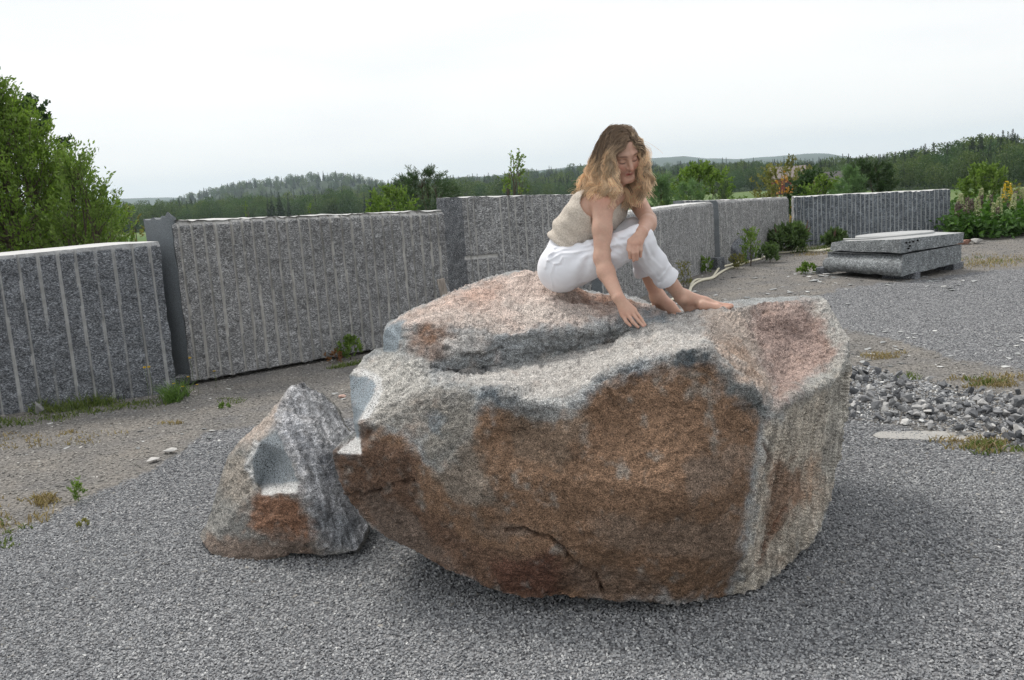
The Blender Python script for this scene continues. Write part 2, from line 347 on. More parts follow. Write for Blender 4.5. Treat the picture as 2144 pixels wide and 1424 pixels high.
def build_gravel():
    gm = proto_coll('gravel_piece', [stone_mesh('gravel_piece', M_GRAV, 100+i, .75) for i in range(8)])
    cm = proto_coll('chip_piece', [stone_mesh('chip_piece', M_CHIP, 200+i, .5) for i in range(8)])
    P1 = []; P2 = []
    for (y0, y1, dens, de) in ((1.7, 3.2, 13000, 0), (3.2, 4.6, 12000, 2500), (4.6, 6.2, 5500, 2200), (6.2, 8.5, 2000, 1500), (8.5, 12, 1000, 800), (12, 18, 350, 380)):
        hw = .62*y1+.7; area = 2*hw*(y1-y0); n = int(area*dens)
        x = rng.uniform(-hw, hw, n); y = rng.uniform(y0, y1, n); k = np.abs(x) < .60*y+.7; x, y = x[k], y[k]
        e = earth_mask(x, y); P1.append(np.c_[x, y][~e])
        x2 = x[e]; y2 = y[e]; k2 = rng.random(len(x2)) < de/dens; P2.append(np.c_[x2, y2][k2])
        if de:
            n3 = int(len(x[~e])*.02); P2.append(np.c_[x, y][~e][:n3])
    for nm, Q, co, s0, s1, lab, cat in (('gravel', np.concatenate(P1), gm, .0065, .0160, 'loose grey crushed gravel spread over the yard', 'gravel'),
                               ('stone_grit', np.concatenate(P2), cm, .008, .03, 'small stone chips and grit lying on the brown earth', 'grit')):
        n = len(Q); z = terr(Q[:, 0], Q[:, 1]); s = s0+(s1-s0)*rng.random(n)**(1.3 if nm == 'gravel' else 3)
        s = s*(1+.035*np.maximum(0, Q[:, 1]-4.5)); z = z+s*.18
        sc = s[:, None]*rng.uniform(.75, 1.3, (n, 3)); rt = np.c_[rng.uniform(-.7, .7, (n, 2)), rng.uniform(0, 6.28, n)]
        if nm == 'stone_grit': sc[:, 2] *= .6; rt[:, :2] *= .3; z = z-s*.08
        tn = np.clip(rng.normal(.5, .17, n)+.09*fbm(np.c_[Q, z], .9, 3, 55), 0, 1)
        o = scatter(nm, np.c_[Q, z], sc, rt, rng.integers(0, 8, n), tn, co); tag(o, lab, cat, kind='stuff')
        print(nm, n)
build_gravel()
GST2 = [(0, (.07, .075, .082)), (.45, (.19, .195, .205)), (.85, (.34, .34, .34)), (1, (.60, .59, .57))]
def obj_rand_mat(name, stops):
    m = Mat(name, .9, .2); oi = m.n('ShaderNodeObjectInfo'); c = m.ramp(oi.outputs['Random'], stops)
    n = m.noise(45, 5, .65); c = m.mix(.6, c, m.ramp(n, [(.3, .5), (.7, 1.25)]), 'MULTIPLY'); m.col(c); m.bump(n, .6, .01); return m.m
M_RUB = obj_rand_mat('broken_stone', GST2)
def build_rubble():
    protos = [stone_mesh('broken_stone', M_RUB, 300+i, .8, 1) for i in range(9)]
    xs = [p[0] for p in RUBBLE]; ys = [p[1] for p in RUBBLE]; pts = []
    tries = 0
    while len(pts) < 6500 and tries < 90000:
        tries += 1; x = random.uniform(min(xs), max(xs)); y = random.uniform(min(ys), max(ys))
        if not inpoly(np.array([x+random.gauss(0, .07)]), np.array([y+random.gauss(0, .05)]), RUBBLE)[0]: continue
        if x > .6*y+.2: continue
        pts.append((x, y))
    pts = np.array(pts); n = len(pts); s = rng.uniform(.021, .044, n)*np.clip(rng.lognormal(0, .25, n), .6, 1.8)
    order = np.argsort(-s/np.hypot(pts[:, 0], pts[:, 1])); big = order[:280]; rest = order[280:]
    for i in big:
        o = bpy.data.objects.new('broken_stone', random.choice(protos)); COL.objects.link(o)
        o.scale = tuple(s[i]*1.25*rng.uniform(.8, 1.2, 3)); o.rotation_euler = tuple(rng.uniform(-.8, .8, 3)+np.array([0, 0, rng.uniform(0, 6)]))
        o.location = (pts[i][0], pts[i][1], float(terr(np.array([pts[i][0]]), np.array([pts[i][1]]))[0])+s[i]*.35+random.uniform(0, .02))
        tag(o, 'angular broken grey stone lying in the rubble strip beside the boulder', 'stone', 'broken stones in the rubble strip')
    cm = proto_coll('rubble_piece', [stone_mesh('rubble_piece', M_GRAV, 400+i, .75) for i in range(8)])
    q = pts[rest]; n = len(q); sc = s[rest][:, None]*.72*rng.uniform(.75, 1.3, (n, 3)); z = terr(q[:, 0], q[:, 1])+s[rest]*.1
    o = scatter('rubble', np.c_[q, z], sc, np.c_[rng.uniform(-.8, .8, (n, 2)), rng.uniform(0, 6.28, n)], rng.integers(0, 8, n), np.clip(rng.normal(.5, .25, n), 0, 1), cm)
    tag(o, 'smaller grey rubble filling the gaps of the broken stone strip', 'rubble', kind='stuff')
build_rubble()
# ------------------------------------------------------------------ standing slabs
def hexa(c, n):
    """c: 8 corners [u][v][w] (u along, v depth, w up), n=(nu,nv,nw) segments: surface lattice"""
    nu, nv, nw = n; ids = -np.ones((nu+1, nv+1, nw+1), int)
    I, J, K = np.meshgrid(range(nu+1), range(nv+1), range(nw+1), indexing='ij')
    m = (I == 0) | (I == nu) | (J == 0) | (J == nv) | (K == 0) | (K == nw); ids[m] = np.arange(m.sum())
    u, v, w_ = I[m]/nu, J[m]/nv, K[m]/nw; p = 0
    for a in (0, 1):
        for b in (0, 1):
            for d in (0, 1):
                p = p + ((u if a else 1-u)*(v if b else 1-v)*(w_ if d else 1-w_))[:, None]*np.asarray(c[a][b][d])
    F = []
    def q(A, fl):
        f = np.stack([A[:-1, :-1], A[1:, :-1], A[1:, 1:], A[:-1, 1:]], -1).reshape(-1, 4); F.append(f[:, ::-1] if fl else f)
    q(ids[:, 0, :], 0); q(ids[:, -1, :], 1); q(ids[0], 1); q(ids[-1], 0); q(ids[:, :, 0], 1); q(ids[:, :, -1], 0)
    return p, np.concatenate(F), u, v, w_
def slab(label, A, B, hl, hr, th, mat, sp, gw, gdepth, rough, seed, zb=0.0, topirr=.02, res=.009, parts=True, lean=0.0, endcol=None, gfade=.2, cut=None, bev=0.0, skew=0.0):
    A = np.array([A[0], A[1], 0.0]); B = np.array([B[0], B[1], 0.0]); L = np.linalg.norm(B-A); d = (B-A)/L
    nb = np.array([-d[1], d[0], 0.0])
    if nb[1] < 0: nb = -nb
    hm = (hl+hr)/2; up = lambda h: np.array([0, 0, h])
    ln = nb*lean
    c = [[[A+up(zb), A+up(hl)+ln], [A+nb*th+up(zb), A+nb*th+up(hl)+ln]], [[B+up(zb), B+up(hr)+ln], [B+nb*th-d*skew+up(zb), B+nb*th-d*skew+up(hr)+ln]]]
    nn = (max(20, int(L/res)), 14, max(20, int(hm/(res*1.5))))
    p, F, u, v, w_ = hexa(c, nn); r = np.random.default_rng(seed); s = u*L
    ng = int(L/sp)+1; cen = (np.arange(ng)+.5)*sp + r.normal(0, sp*.06, ng); amp = r.uniform(.35, 1, ng); tl = r.normal(0, .008, ng)
    ph = np.c_[s, w_*hm, v*0]; wob = .004*fbm(ph, 3, 3, seed)
    k = np.clip((s/sp).astype(int), 0, ng-1); g = np.zeros(len(p)); msk = np.zeros(len(p))
    for dk in (-1, 0, 1):
        kk = np.clip(k+dk, 0, ng-1); dist = np.abs(s-cen[kk]-tl[kk]*(w_-.5)+wob)
        q = np.sqrt(np.clip(1-(dist/gw)**2, 0, 1)); brk = fbm(np.c_[kk*3.1, w_*hm*1.6, kk*0.], 1.0, 3, seed+3)
        on = np.clip((amp[kk]+brk*1.1+gfade)*1.6, 0, 1); g = np.maximum(g, q*on); msk = np.maximum(msk, (q > .25)*on)
    front = v < .001; surf3 = p.copy()
    n1 = fbm(surf3, 7, 5, seed+10, .6); n2 = ridged(surf3, 16, 3, seed+20)
    # spalls between the drill holes bulge outwards
    hv = 1-np.abs(((s-cen[k])/sp)) if True else 0
    disp = rough*(n1*1.0+n2*.45)
    out_ = np.zeros_like(p); fm = front.astype(float)
    out_ += -nb*((disp+rough*.3)*(1-.75*g)-g*gdepth)[:, None]*fm[:, None]
    edge = ((u < .001) | (u > .999)); out_ += (np.where(u < .5, -1, 1)*edge*rough*1.0*n1)[:, None]*d
    top = w_ > .999
    notch = -np.abs(fbm(np.c_[s, v*0, v*0], 1/sp*.8, 2, seed+30))*topirr*np.clip(1-v*6, 0, 1)
    notch += topirr*.4*fbm(surf3, 5, 3, seed+31)
    out_[:, 2] += notch*top*1.0
    near_top = np.clip((w_-.97)/.03, 0, 1)*front*(1-top); out_[:, 2] += near_top*notch*.6
    near_bot = (w_ < .001)*front; out_[:, 2] += near_bot*np.abs(fbm(np.c_[s, v*0, v*0], 6, 3, seed+40))*.07*(zb > .005)
    bb = np.clip((w_-(1-.05/hm)+.012*fbm(np.c_[s, v*0, v*0], 6, 3, seed+50))/(.05/hm), 0, 1)*front; out_ += nb*(bev*bb)[:, None]; msk = np.maximum(msk, .6*(bb > .3)*(bev > 0))
    if cut is not None:
        inside = (s > cut[0]) & (s < cut[1]) & (np.abs(w_*hm-cut[2]) < cut[3]) & front
        out_ += nb*.018*inside[:, None]; msk = np.where(inside, 1.0, msk)
    p = p+out_
    org = np.array([(A+B)[0]/2, (A+B)[1]/2, 0]); o = link_mesh('granite_slab', p-org, F, mat, None, True, {'groove': msk*front*.85})
    o.location = tuple(org); o.data.materials.append(M_TOP); o.data.materials.append(endcol or M_SAWN)
    cen_ = np.array([0.0]); mi = np.zeros(len(F), np.int32)
    tf = top[F].all(1); mi[tf] = 1; ef = ((u < .001)[F]).all(1); mi[ef] = 2 if endcol is not False else 0
    o.data.polygons.foreach_set('material_index', mi)
    o.data.polygons.foreach_set('use_smooth', np.ones(len(F), bool))
    o.data.set_sharp_from_angle(angle=math.radians(48))
    tag(o, label, 'stone slab', 'granite slabs standing in a row as a wall'); return o
g2 = lambda x, y: G(x, y)[:2]
def ht(px, py, Y): return P(px, py, Y)[2]
def gx(px, Y):  # ground point at image column px at distance Y
    lo, hi = 200., 1400.
    for _ in range(40):
        m = (lo+hi)/2
        d = ray(px, m); z = CAMH+d[2]*Y/d[1]
        if z > 0: lo = m
        else: hi = m
    return P(px, (lo+hi)/2, Y)[:2]
def top_h(A, px_guess, top_py):   # height where the vertical over ground point A meets image row
    lo, hi = 0., 3.
    for _ in range(40):
        z = (lo+hi)/2; v = np.array([A[0], A[1], z])-CP; dz = v@CF; py = IH/2-(v@CU)/dz*FPX
        if py > top_py: lo = z
        else: hi = z
    return (lo+hi)/2
def mk(label, pa, pb, ta, tb, **k):
    A, B = gx(*pa), gx(*pb); return slab(label, A, B, top_h(A, 0, ta), top_h(B, 0, tb), **k)
mk('dark grey slab at the left end of the wall, sawn white top, few drill lines', (-320, 7.25), (372, 8.15), 570, 505, th=.95, skew=.45, bev=.02, mat=M_SLAB_BLUE, sp=.150, gw=.0115, gdepth=.014, rough=.024, seed=1, topirr=.006, gfade=.1)
mk('long grey slab with dense drill lines and a smooth curved left end', (402, 8.42), (948, 10.2), 462, 440, th=.34, bev=.06, mat=M_SLAB, sp=.118, gw=.0105, gdepth=.016, rough=.026, seed=2, gfade=.6, zb=.03, topirr=.045, endcol=M_SLAB)
mk('tall slab behind the seated woman with a dark drilled end and a short horizontal cut', (987, 10.6), (1250, 11.6), 412, 405, th=.62, mat=M_SLAB_FINE, sp=.115, gw=.009, gdepth=.008, rough=.022, seed=3, endcol=M_SLAB_BLUE, topirr=.02, gfade=-.1, cut=(-.01, .44, .85, .02))
mk('grey slab right of the seated woman with a crack and a pale sawn top', (1262, 11.5), (1497, 16.3), 452, 422, th=.5, bev=.05, mat=M_SLAB_FINE, sp=.075, gw=.008, gdepth=.008, rough=.018, seed=4, res=.014, topirr=.02, gfade=-.1)
mk('grey slab between the cracked slab and the bluish slab', (1507, 16.6), (1652, 19.6), 419, 412, th=.5, bev=.05, mat=M_SLAB_FINE, sp=.075, gw=.008, gdepth=.008, rough=.018, seed=5, res=.014, topirr=.03, gfade=0)
mk('farthest bluish slab with sharp pale drill lines, right end of the wall', (1664, 19.9), (1989, 19.3), 412, 396, th=.45, mat=M_SLAB_FAR, sp=.088, gw=.011, gdepth=.012, rough=.024, seed=6, res=.011, topirr=.03, gfade=.6, endcol=M_SLAB_FINE)
# rounded, smooth end piece (split face) at the left end of the second slab
def end_piece():
    A = gx(402, 8.42); hT = top_h(A, 0, 452)
    n, m = 26, 60; vs = []
    for j in range(m+1):
        w_ = j/m; z = .02+w_*(hT-.02)
        for i in range(n+1):
            u = i/n; bulge = .10*math.sin(math.pi*min(1, w_*1.05))*(1-u)
            x = -.004-.11*u-.05*math.sin(math.pi*u)*math.sin(math.pi*w_)+.02*math.sin(w_*4)*u; y = .0+.42*u-.05*math.sin(math.pi*u)
            zz = z-(.03*u if j == m else 0)+(.016*math.sin(i*.8)+.03*math.exp(-((u-.15)/.15)**2)-.05*math.exp(-((u-.45)/.05)**2) if j == m else 0)
            vs.append((x, y, zz))
    for j in range(m+1):
        w_ = j/m; z = .02+w_*(hT-.02)
        for i in range(n+1):
            u = i/n; vs.append((.06+.02*u, .05+.36*u, z-(.02 if j == m else 0)))
    W = n+1; off = (m+1)*W; F = []
    for j in range(m):
        for i in range(n):
            a = j*W+i; F.append((a, a+1, a+W+1, a+W)); F.append((off+a, off+a+W, off+a+W+1, off+a+1))
    for i in range(n): a = m*W+i; F.append((a, a+1, off+a+1, off+a)); F.append((i, off+i, off+i+1, i+1))
    for j in range(m): a = j*W; F.append((a, a+W, off+a+W, off+a)); a += n; F.append((a, off+a, off+a+W, a+W))
    v = np.array(vs); v[:, :2] += .006*fbm(v, 4, 3, 77)[:, None]; B = gx(948, 10.2); dd_ = nrm([B[0]-A[0], B[1]-A[1]]); v[:, :2] = np.outer(v[:, 0], dd_)+np.outer(v[:, 1], [-dd_[1], dd_[0]])
    A3 = np.array([A[0], A[1], 0]); o = link_mesh('stone_block', v, F, M_SAWN, None, True); o.location = tuple(A3)
    o.data.set_sharp_from_angle(angle=math.radians(50))
    tag(o, 'smooth bluish split block closing the left end of the long drilled slab', 'stone block')
end_piece()
# dark slab edge behind the cracked slab
mk('dark slab lying behind the wall, only its top edge showing beyond the cracked slab', (1436, 17.6), (1520, 17.9), 420, 419, th=.4, mat=M_SLAB_BLUE, sp=.09, gw=.008, gdepth=.004, rough=.008, seed=9, res=.03)

# ------------------------------------------------------------------ stacked slabs
def stack():
    Lt, Ft, Rt = P(1741, 506, 14.0), P(1886, 501, 12.5), P(2020, 487, 13.3)
    Lb, Fb, Rb = P(1738, 525, 14.0), P(1886, 531, 12.52), P(2018, 509, 13.3)
    l2t, f2t, r2t = P(1731, 528, 14.0), P(1889, 535, 12.5), P(2013, 512, 13.3)
    l2b, f2b, r2b = P(1731, 568, 14.0), P(1885, 580, 12.5), P(2012, 550, 13.3)
    def one(lt, ft, rt, lb, fb, rb, label, seed, wave):
        bt, bb = (lt+rt-ft, lb+rb-fb) if wave else (P(1862, 483, 14.8), P(1862, 503, 14.8))
        c = [[[lb, lt], [bb, bt]], [[fb, ft], [rb, rt]]]
        p, F, u, v, w_ = hexa(c, (110, 90, 18)); side = ((u < .001) | (u > .999) | (v < .001) | (v > .999))
        cen = p.mean(0); out_ = np.c_[p[:, 0]-cen[0], p[:, 1]-cen[1], np.zeros(len(p))]; out_ /= np.linalg.norm(out_, axis=1)[:, None]
        n1 = fbm(p, 4, 5, seed); n2 = fbm(p, 1.3, 3, seed+5)
        fl = (v < .001)
        prof_ = wave*(np.sin(w_*math.pi*1.25)*.07-.05*(w_ > .72)-.03*(w_ < .15))*fl
        p = p+out_*(side*(.018*n1)+prof_)[:, None]
        p[:, 2] += (w_ < .001)*.03*np.abs(fbm(p, 3, 4, seed+9)) + (w_ > .999)*(.004*n1)
        chip = np.clip((.16-u)/.16, 0, 1)*(w_ > .9)*(1-wave); p[:, 2] -= chip*.05
        org = np.array([cen[0], cen[1], 0]); o = link_mesh('granite_slab', p-org, F, M_ST, None, True); o.location = tuple(org)
        o.data.materials.append(M_STT); mi = np.zeros(len(F), np.int32); mi[(w_ > .999)[F].all(1)] = 1-wave; o.data.polygons.foreach_set('material_index', mi)
        o.data.set_sharp_from_angle(angle=math.radians(40)); tag(o, label, 'stone slab', 'two slabs stacked flat on blocks'); return c, o
    one(l2t, f2t, r2t, l2b, f2b, r2b, 'lower thick grey slab of the flat stack, with a wavy rounded front edge', 50, 1)
    c, o = one(Lt, Ft, Rt, Lb, Fb, Rb, 'upper pale-topped slab of the flat stack with a raised disc and drill holes', 60, 0)
    bt = P(1862, 483, 14.8); eu, ev = Rt-Lt, bt-Ft; ctr = (Lt+Rt+Ft+bt)/4+(bt-Ft)*.12; nr = nrm(np.cross(eu, ev)); nr = nr if nr[2] > 0 else -nr
    org = np.array(o.location)
    for rad, h, lab in ((.50, .022, 'disc'),):
        vs, F = [], []; N = 72; ue = nrm(eu); ve = np.cross(nr, ue)
        for k in range(N):
            a = 2*math.pi*k/N; q = ctr+rad*(math.cos(a)*ue*1.12+math.sin(a)*ve*.98)
            for z in (-.01, h*.75, h): vs.append(q*1.0+nr*z-(nrm(q-ctr)*.008 if z == h else 0)-org)
        vs.append(ctr+nr*(h+.002)-org)
        for k in range(N):
            a, b = 3*k, 3*((k+1) % N); F += [(a, b, b+1, a+1), (a+1, b+1, b+2, a+2), (a+2, b+2, 3*N)]
        d = link_mesh('raised_disc', vs, F, M_STT, o, False)
    # thin raised lip sweeping from the disc to the front corner
    eu, ev = Ft-Lt, bt-Lt; mb = MB(); pts = [Lt+eu*t+ev*s+nr*.010 for t, s in ((.05, .15), (.3, .11), (.5, .12), (.62, .22), (.78, .30), (.95, .42))]
    mb.tube([p-org for p in pts], .012, 6); mb.build('carved_ridge', M_STT, o, True)
    holes = MB(); wd = nrm(Rt-Ft); dn = nrm(Fb-Ft); no = nrm(np.cross(wd, dn)); no = no if no[1] < 0 else -no
    for a, b in ((.07, .035), (.115, .035), (.165, .03), (.23, .02), (.12, .085), (.10, .12)):
        q = Ft+wd*a*1.6+dn*(b+.02)-org; holes.tube([q-no*.02, q+no*.022], .012, 10)
    holes.build('drill_hole', simple('hole_dark', (.01, .01, .01), .95), o)
    for q, s, lab in ((P(1893, 584, 12.75), (.14, .5, .12), 'under the near corner of the stack'), (P(1994, 560, 13.55), (.34, .3, .14), 'under the right end of the stack'), (P(1738, 570, 14.2), (.5, .14, .1), 'under the left end of the stack')):
        zt = q[2]+.04; mb = MB(); zt = {0: .085}.get(-1, .11); mb.box((0, 0, zt/2-.01), (s[0], s[1], zt))
        oo = mb.build('support_block', M_SLAB_BLUE, None); oo.location = (q[0]+.02, q[1]+.15, 0); oo.rotation_euler.z = .7
        bv = oo.modifiers.new('b', 'BEVEL'); bv.width = .008
        tag(oo, 'low dark stone block ' + lab, 'block', 'support blocks under the stacked slabs')
M_ST = slab_mat('stack_granite', (.22, .24, .25), (.38, .40, .41), (.3, .3, .3), .6); M_STT = sawn_mat('stack_top', (.48, .49, .49), .15)
stack()

# ------------------------------------------------------------------ boulders
def cdt_rock(name, label, outline, pts, chains, colour, sawn, step, back, rough, seed, smooth=5, cracks=(), stri=None, calm=None):
    """outline/pts: (px,py,Y) surface points of the visible side measured as real positions; closed at the back"""
    P2 = []; Y = []; key = {}
    def idx(p):
        k = (round(p[0], 1), round(p[1], 1))
        if k not in key: key[k] = len(P2); P2.append((p[0], p[1])); Y.append(p[2])
        return key[k]
    oi = [idx(p) for p in outline]
    for p in pts: idx(p)
    E = [(oi[i], oi[(i+1) % len(oi)]) for i in range(len(oi))]
    for ch in chains:
        ci = [idx(p) for p in ch]; E += [(a, b) for a, b in zip(ci[:-1], ci[1:]) if a != b]
    Y = np.array(Y)
    r = delaunay_2d_cdt([Vector((a, -b)) for a, b in P2], E, [], 0, 1e-3)
    cv = np.array([(v.x, -v.y) for v in r[0]]); src = r[3]
    cY = np.array([Y[s[0]] if s else np.nan for s in src])
    for i in np.where(np.isnan(cY))[0]:   # crossing of two chains
        dd = np.hypot(*(np.array(P2)-cv[i]).T); w_ = 1/dd[np.argsort(dd)[:3]]; cY[i] = (Y[np.argsort(dd)[:3]]*w_).sum()/w_.sum()
    C3 = np.array([P(a, b, y) for (a, b), y in zip(cv, cY)])
    tris = np.array([f for f in r[2] if len(f) == 3]); opoly = [(p[0], p[1]) for p in outline]
    # fine sampling
    fo = []; 
    def sub(a, b):
        n = max(1, int(math.hypot(a[0]-b[0], a[1]-b[1])/step)); return [(a[0]+(b[0]-a[0])*i/n, a[1]+(b[1]-a[1])*i/n) for i in range(n)]
    for i in range(len(opoly)): fo += sub(opoly[i], opoly[(i+1) % len(opoly)])
    no = len(fo); fp = list(fo); ed = [(i, (i+1) % no) for i in range(no)]
    xs = [p[0] for p in opoly]; ys = [p[1] for p in opoly]
    gx_, gy_ = np.meshgrid(np.arange(min(xs), max(xs), step), np.arange(min(ys), max(ys), step*.9)); gx_[::2] += step/2
    gx_ = gx_.ravel()+rng.uniform(-.2, .2, gx_.size)*step; gy_ = gy_.ravel()+rng.uniform(-.2, .2, gy_.size)*step
    ins = inpoly(gx_, gy_, opoly); fa = np.array(fo)
    gx_, gy_ = gx_[ins], gy_[ins]; keep = np.ones(len(gx_), bool)
    for c0 in range(0, len(gx_), 4000):
        dd = np.hypot(gx_[c0:c0+4000, None]-fa[None, :, 0], gy_[c0:c0+4000, None]-fa[None, :, 1]).min(1); keep[c0:c0+4000] = dd > step*.55
    fp += list(zip(gx_[keep], gy_[keep]))
    r2 = delaunay_2d_cdt([Vector((a, -b)) for a, b in fp], ed, [], 0, 1e-4)
    q = np.array([(v.x, -v.y) for v in r2[0]]); T = np.array([f for f in r2[2] if len(f) == 3])
    cc = q[T].mean(1); T = T[inpoly(cc[:, 0], cc[:, 1], opoly)]
    pos = np.full((len(q), 3), np.nan)
    for t in tris:
        a, b, c = cv[t]; den = (b[1]-c[1])*(a[0]-c[0])+(c[0]-b[0])*(a[1]-c[1])
        if abs(den) < 1e-9: continue
        bb = (q[:, 0] >= min(a[0], b[0], c[0])-1e-3) & (q[:, 0] <= max(a[0], b[0], c[0])+1e-3) & (q[:, 1] >= min(a[1], b[1], c[1])-1e-3) & (q[:, 1] <= max(a[1], b[1], c[1])+1e-3)
        ii = np.where(bb)[0]; l0 = ((b[1]-c[1])*(q[ii, 0]-c[0])+(c[0]-b[0])*(q[ii, 1]-c[1]))/den; l1 = ((c[1]-a[1])*(q[ii, 0]-c[0])+(a[0]-c[0])*(q[ii, 1]-c[1]))/den; l2 = 1-l0-l1
        k = (l0 > -1e-4) & (l1 > -1e-4) & (l2 > -1e-4); jj = ii[k]; pos[jj] = l0[k, None]*C3[t[0]]+l1[k, None]*C3[t[1]]+l2[k, None]*C3[t[2]]
    for i in np.where(np.isnan(pos[:, 0]))[0]:
        j = np.argmin(np.hypot(*(cv-q[i]).T)); pos[i] = P(q[i][0], q[i][1], cY[j])
    # outline order in the new vertex list
    omap = {}
    for i, s in enumerate(r2[3]):
        for k in s: omap[k] = i
    ring = [omap[i] for i in range(no)]
    V3 = list(pos); R = 16; Cb, B = np.array(back[0]), back[1]; prev = ring; BF = []; rp = pos[ring]
    for k in range(1, R+1):
        t = k/R; s = math.sin(t*math.pi/2); c = 1-math.cos(t*math.pi/2)
        pk = rp+(Cb-rp)*(c**1.25)+np.array([0, B*s, 0])
        low = np.clip((.42-rp[:, 2])/.25, 0, 1); sink = low*(rp[:, 2]+.03)*min(1, t/.45)*(1-max(0, (t-.75)/.25)); zz = np.where(low > 0, rp[:, 2]-sink+ (pk[:, 2]-rp[:, 2])*max(0, (t-.6)/.4), pk[:, 2]); pk[:, 2] = pk[:, 2]*(1-low)+zz*low
        pk[:, 2] = np.maximum(pk[:, 2], -.03)
        if k == R:
            ci = len(V3); V3.append(pk.mean(0)); cur = [ci]*no
        else:
            cur = list(range(len(V3), len(V3)+no)); V3 += list(pk)
        for i in range(no):
            j = (i+1) % no
            if k == R: BF.append((prev[i], cur[0], prev[j]))
            else: BF += [(prev[i], cur[i], cur[j]), (prev[i], cur[j], prev[j])]
        prev = cur
    V3 = np.array(V3); F = np.concatenate([T, np.array(BF)])
    # orientation: T towards the camera
    n0 = np.cross(V3[T[:, 1]]-V3[T[:, 0]], V3[T[:, 2]]-V3[T[:, 0]]).sum(0)
    if n0[1] > 0: F[:len(T)] = F[:len(T), ::-1]
    e = np.concatenate([F[:, [0, 1]], F[:, [1, 2]], F[:, [2, 0]]]); e = np.concatenate([e, e[:, ::-1]]); e = np.unique(e, axis=0)
    deg = np.bincount(e[:, 0], minlength=len(V3))[:, None]
    def lap(A, it, w0):
        for _ in range(it):
            S = np.zeros_like(A); np.add.at(S, e[:, 0], A[e[:, 1]]); A = A*(1-w0)+w0*S/deg
        return A
    nf = len(q); sw = np.zeros(len(V3)); tint = np.tile(np.array(colour[0], float), (len(V3), 1))
    qb = np.c_[fbm(pos, 9, 4, seed+70), fbm(pos, 9, 4, seed+80)]*16
    J = [qb+np.c_[fbm(pos, 22, 4, seed+200+k*7), fbm(pos, 22, 4, seed+300+k*7)]*(14+9*k) for k in range(7)]; NZ = fbm(pos, 28, 4, seed+90)*1.6; NZ2 = fbm(pos, 12, 4, seed+95)*2
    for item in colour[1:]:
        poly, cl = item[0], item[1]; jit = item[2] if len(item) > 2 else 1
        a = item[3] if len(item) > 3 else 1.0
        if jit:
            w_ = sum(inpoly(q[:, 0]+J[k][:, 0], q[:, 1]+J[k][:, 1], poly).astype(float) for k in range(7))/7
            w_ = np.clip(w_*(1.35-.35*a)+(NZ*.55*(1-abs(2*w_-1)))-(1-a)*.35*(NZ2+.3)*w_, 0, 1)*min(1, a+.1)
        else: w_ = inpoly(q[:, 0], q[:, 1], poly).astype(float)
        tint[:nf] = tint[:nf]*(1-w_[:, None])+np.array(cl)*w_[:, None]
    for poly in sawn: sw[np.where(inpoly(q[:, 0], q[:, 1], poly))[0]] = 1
    # scattered lichen grey and rust flecks all over the weathered skin
    gk = np.clip(fbm(V3, 17, 5, seed+400, .7)*3.6-.62, 0, 1)[:, None]; rk_ = np.clip(fbm(V3, 14, 5, seed+410, .62)*3-.75, 0, 1)[:, None]; dk = np.clip(fbm(V3, 11, 5, seed+420, .65)*3-.8, 0, 1)[:, None]
    isb = np.clip((tint[:, :1]/np.maximum(tint[:, 2:], 1e-3)-1.9)*1.2, 0, 1)
    tint = tint*(1-isb*gk*.8)+np.array([.27, .27, .25])*isb*gk*.8; tint = tint*(1-.22*rk_*(1-isb))+np.array([.36, .20, .12])*.22*rk_*(1-isb); tint = tint*(1-.45*dk)
    Vs = lap(V3, smooth, .5); tint = lap(tint, 1, .5); swf = lap(sw[:, None], 1, .5)[:, 0]
    Vs = Vs*(1-swf[:, None])+lap(V3, 2, .5)*swf[:, None]
    fn = np.cross(Vs[F[:, 1]]-Vs[F[:, 0]], Vs[F[:, 2]]-Vs[F[:, 0]]); vn = np.zeros_like(Vs)
    for k in range(3): np.add.at(vn, F[:, k], fn)
    if (vn[:nf, 1].mean()) > 0: vn = -vn
    vn = lap(vn/np.maximum(1e-9, np.linalg.norm(vn, axis=1))[:, None], 3, .5); vn /= np.maximum(1e-9, np.linalg.norm(vn, axis=1))[:, None]
    rk = np.array([1, 1, 1.0])
    disp = rough*(.75*fbm(Vs, 4, 4, seed)+.50*ridged(Vs*np.array([1, 1, 1.3]), 9, 4, seed+20)+.34*fbm(Vs, 34, 4, seed+40, .65))
    f_ = fbm(Vs*np.array([1, 1, 1.7]), 3.2, 5, seed+60, .55)*7; fr = f_-np.floor(f_); ter = (np.floor(f_)+np.clip((fr-.72)/.28, 0, 1))/7
    rf = np.ones(len(Vs))*1.0
    if calm is not None:
        cm = np.zeros(len(Vs)); cm[:nf] = inpoly(q[:, 0], q[:, 1], calm); cm = lap(cm[:, None], 8, .5)[:, 0]; rf = 1-.62*cm
    disp = disp*(.55+.45*rf)+rough*2.6*(ter-f_/7*.6)*rf+rough*.55*rf*ridged(Vs, 17, 4, seed+66)
    if stri is not None:
        sp_, a0, b0 = stri; sm_ = np.zeros(len(Vs)); sm_[:nf] = inpoly(q[:, 0], q[:, 1], sp_); sm_ = lap(sm_[:, None], 4, .5)[:, 0]; ds_ = nrm(b0-a0)
        al = Vs@ds_; Q_ = Vs-np.outer(al, ds_)*.88; st_ = ridged(Q_, 22, 4, seed+99); disp = disp+sm_*.017*st_; tint = tint*(1+(.55*sm_*fbm(Q_, 55, 3, seed+98)*1.6)[:, None])
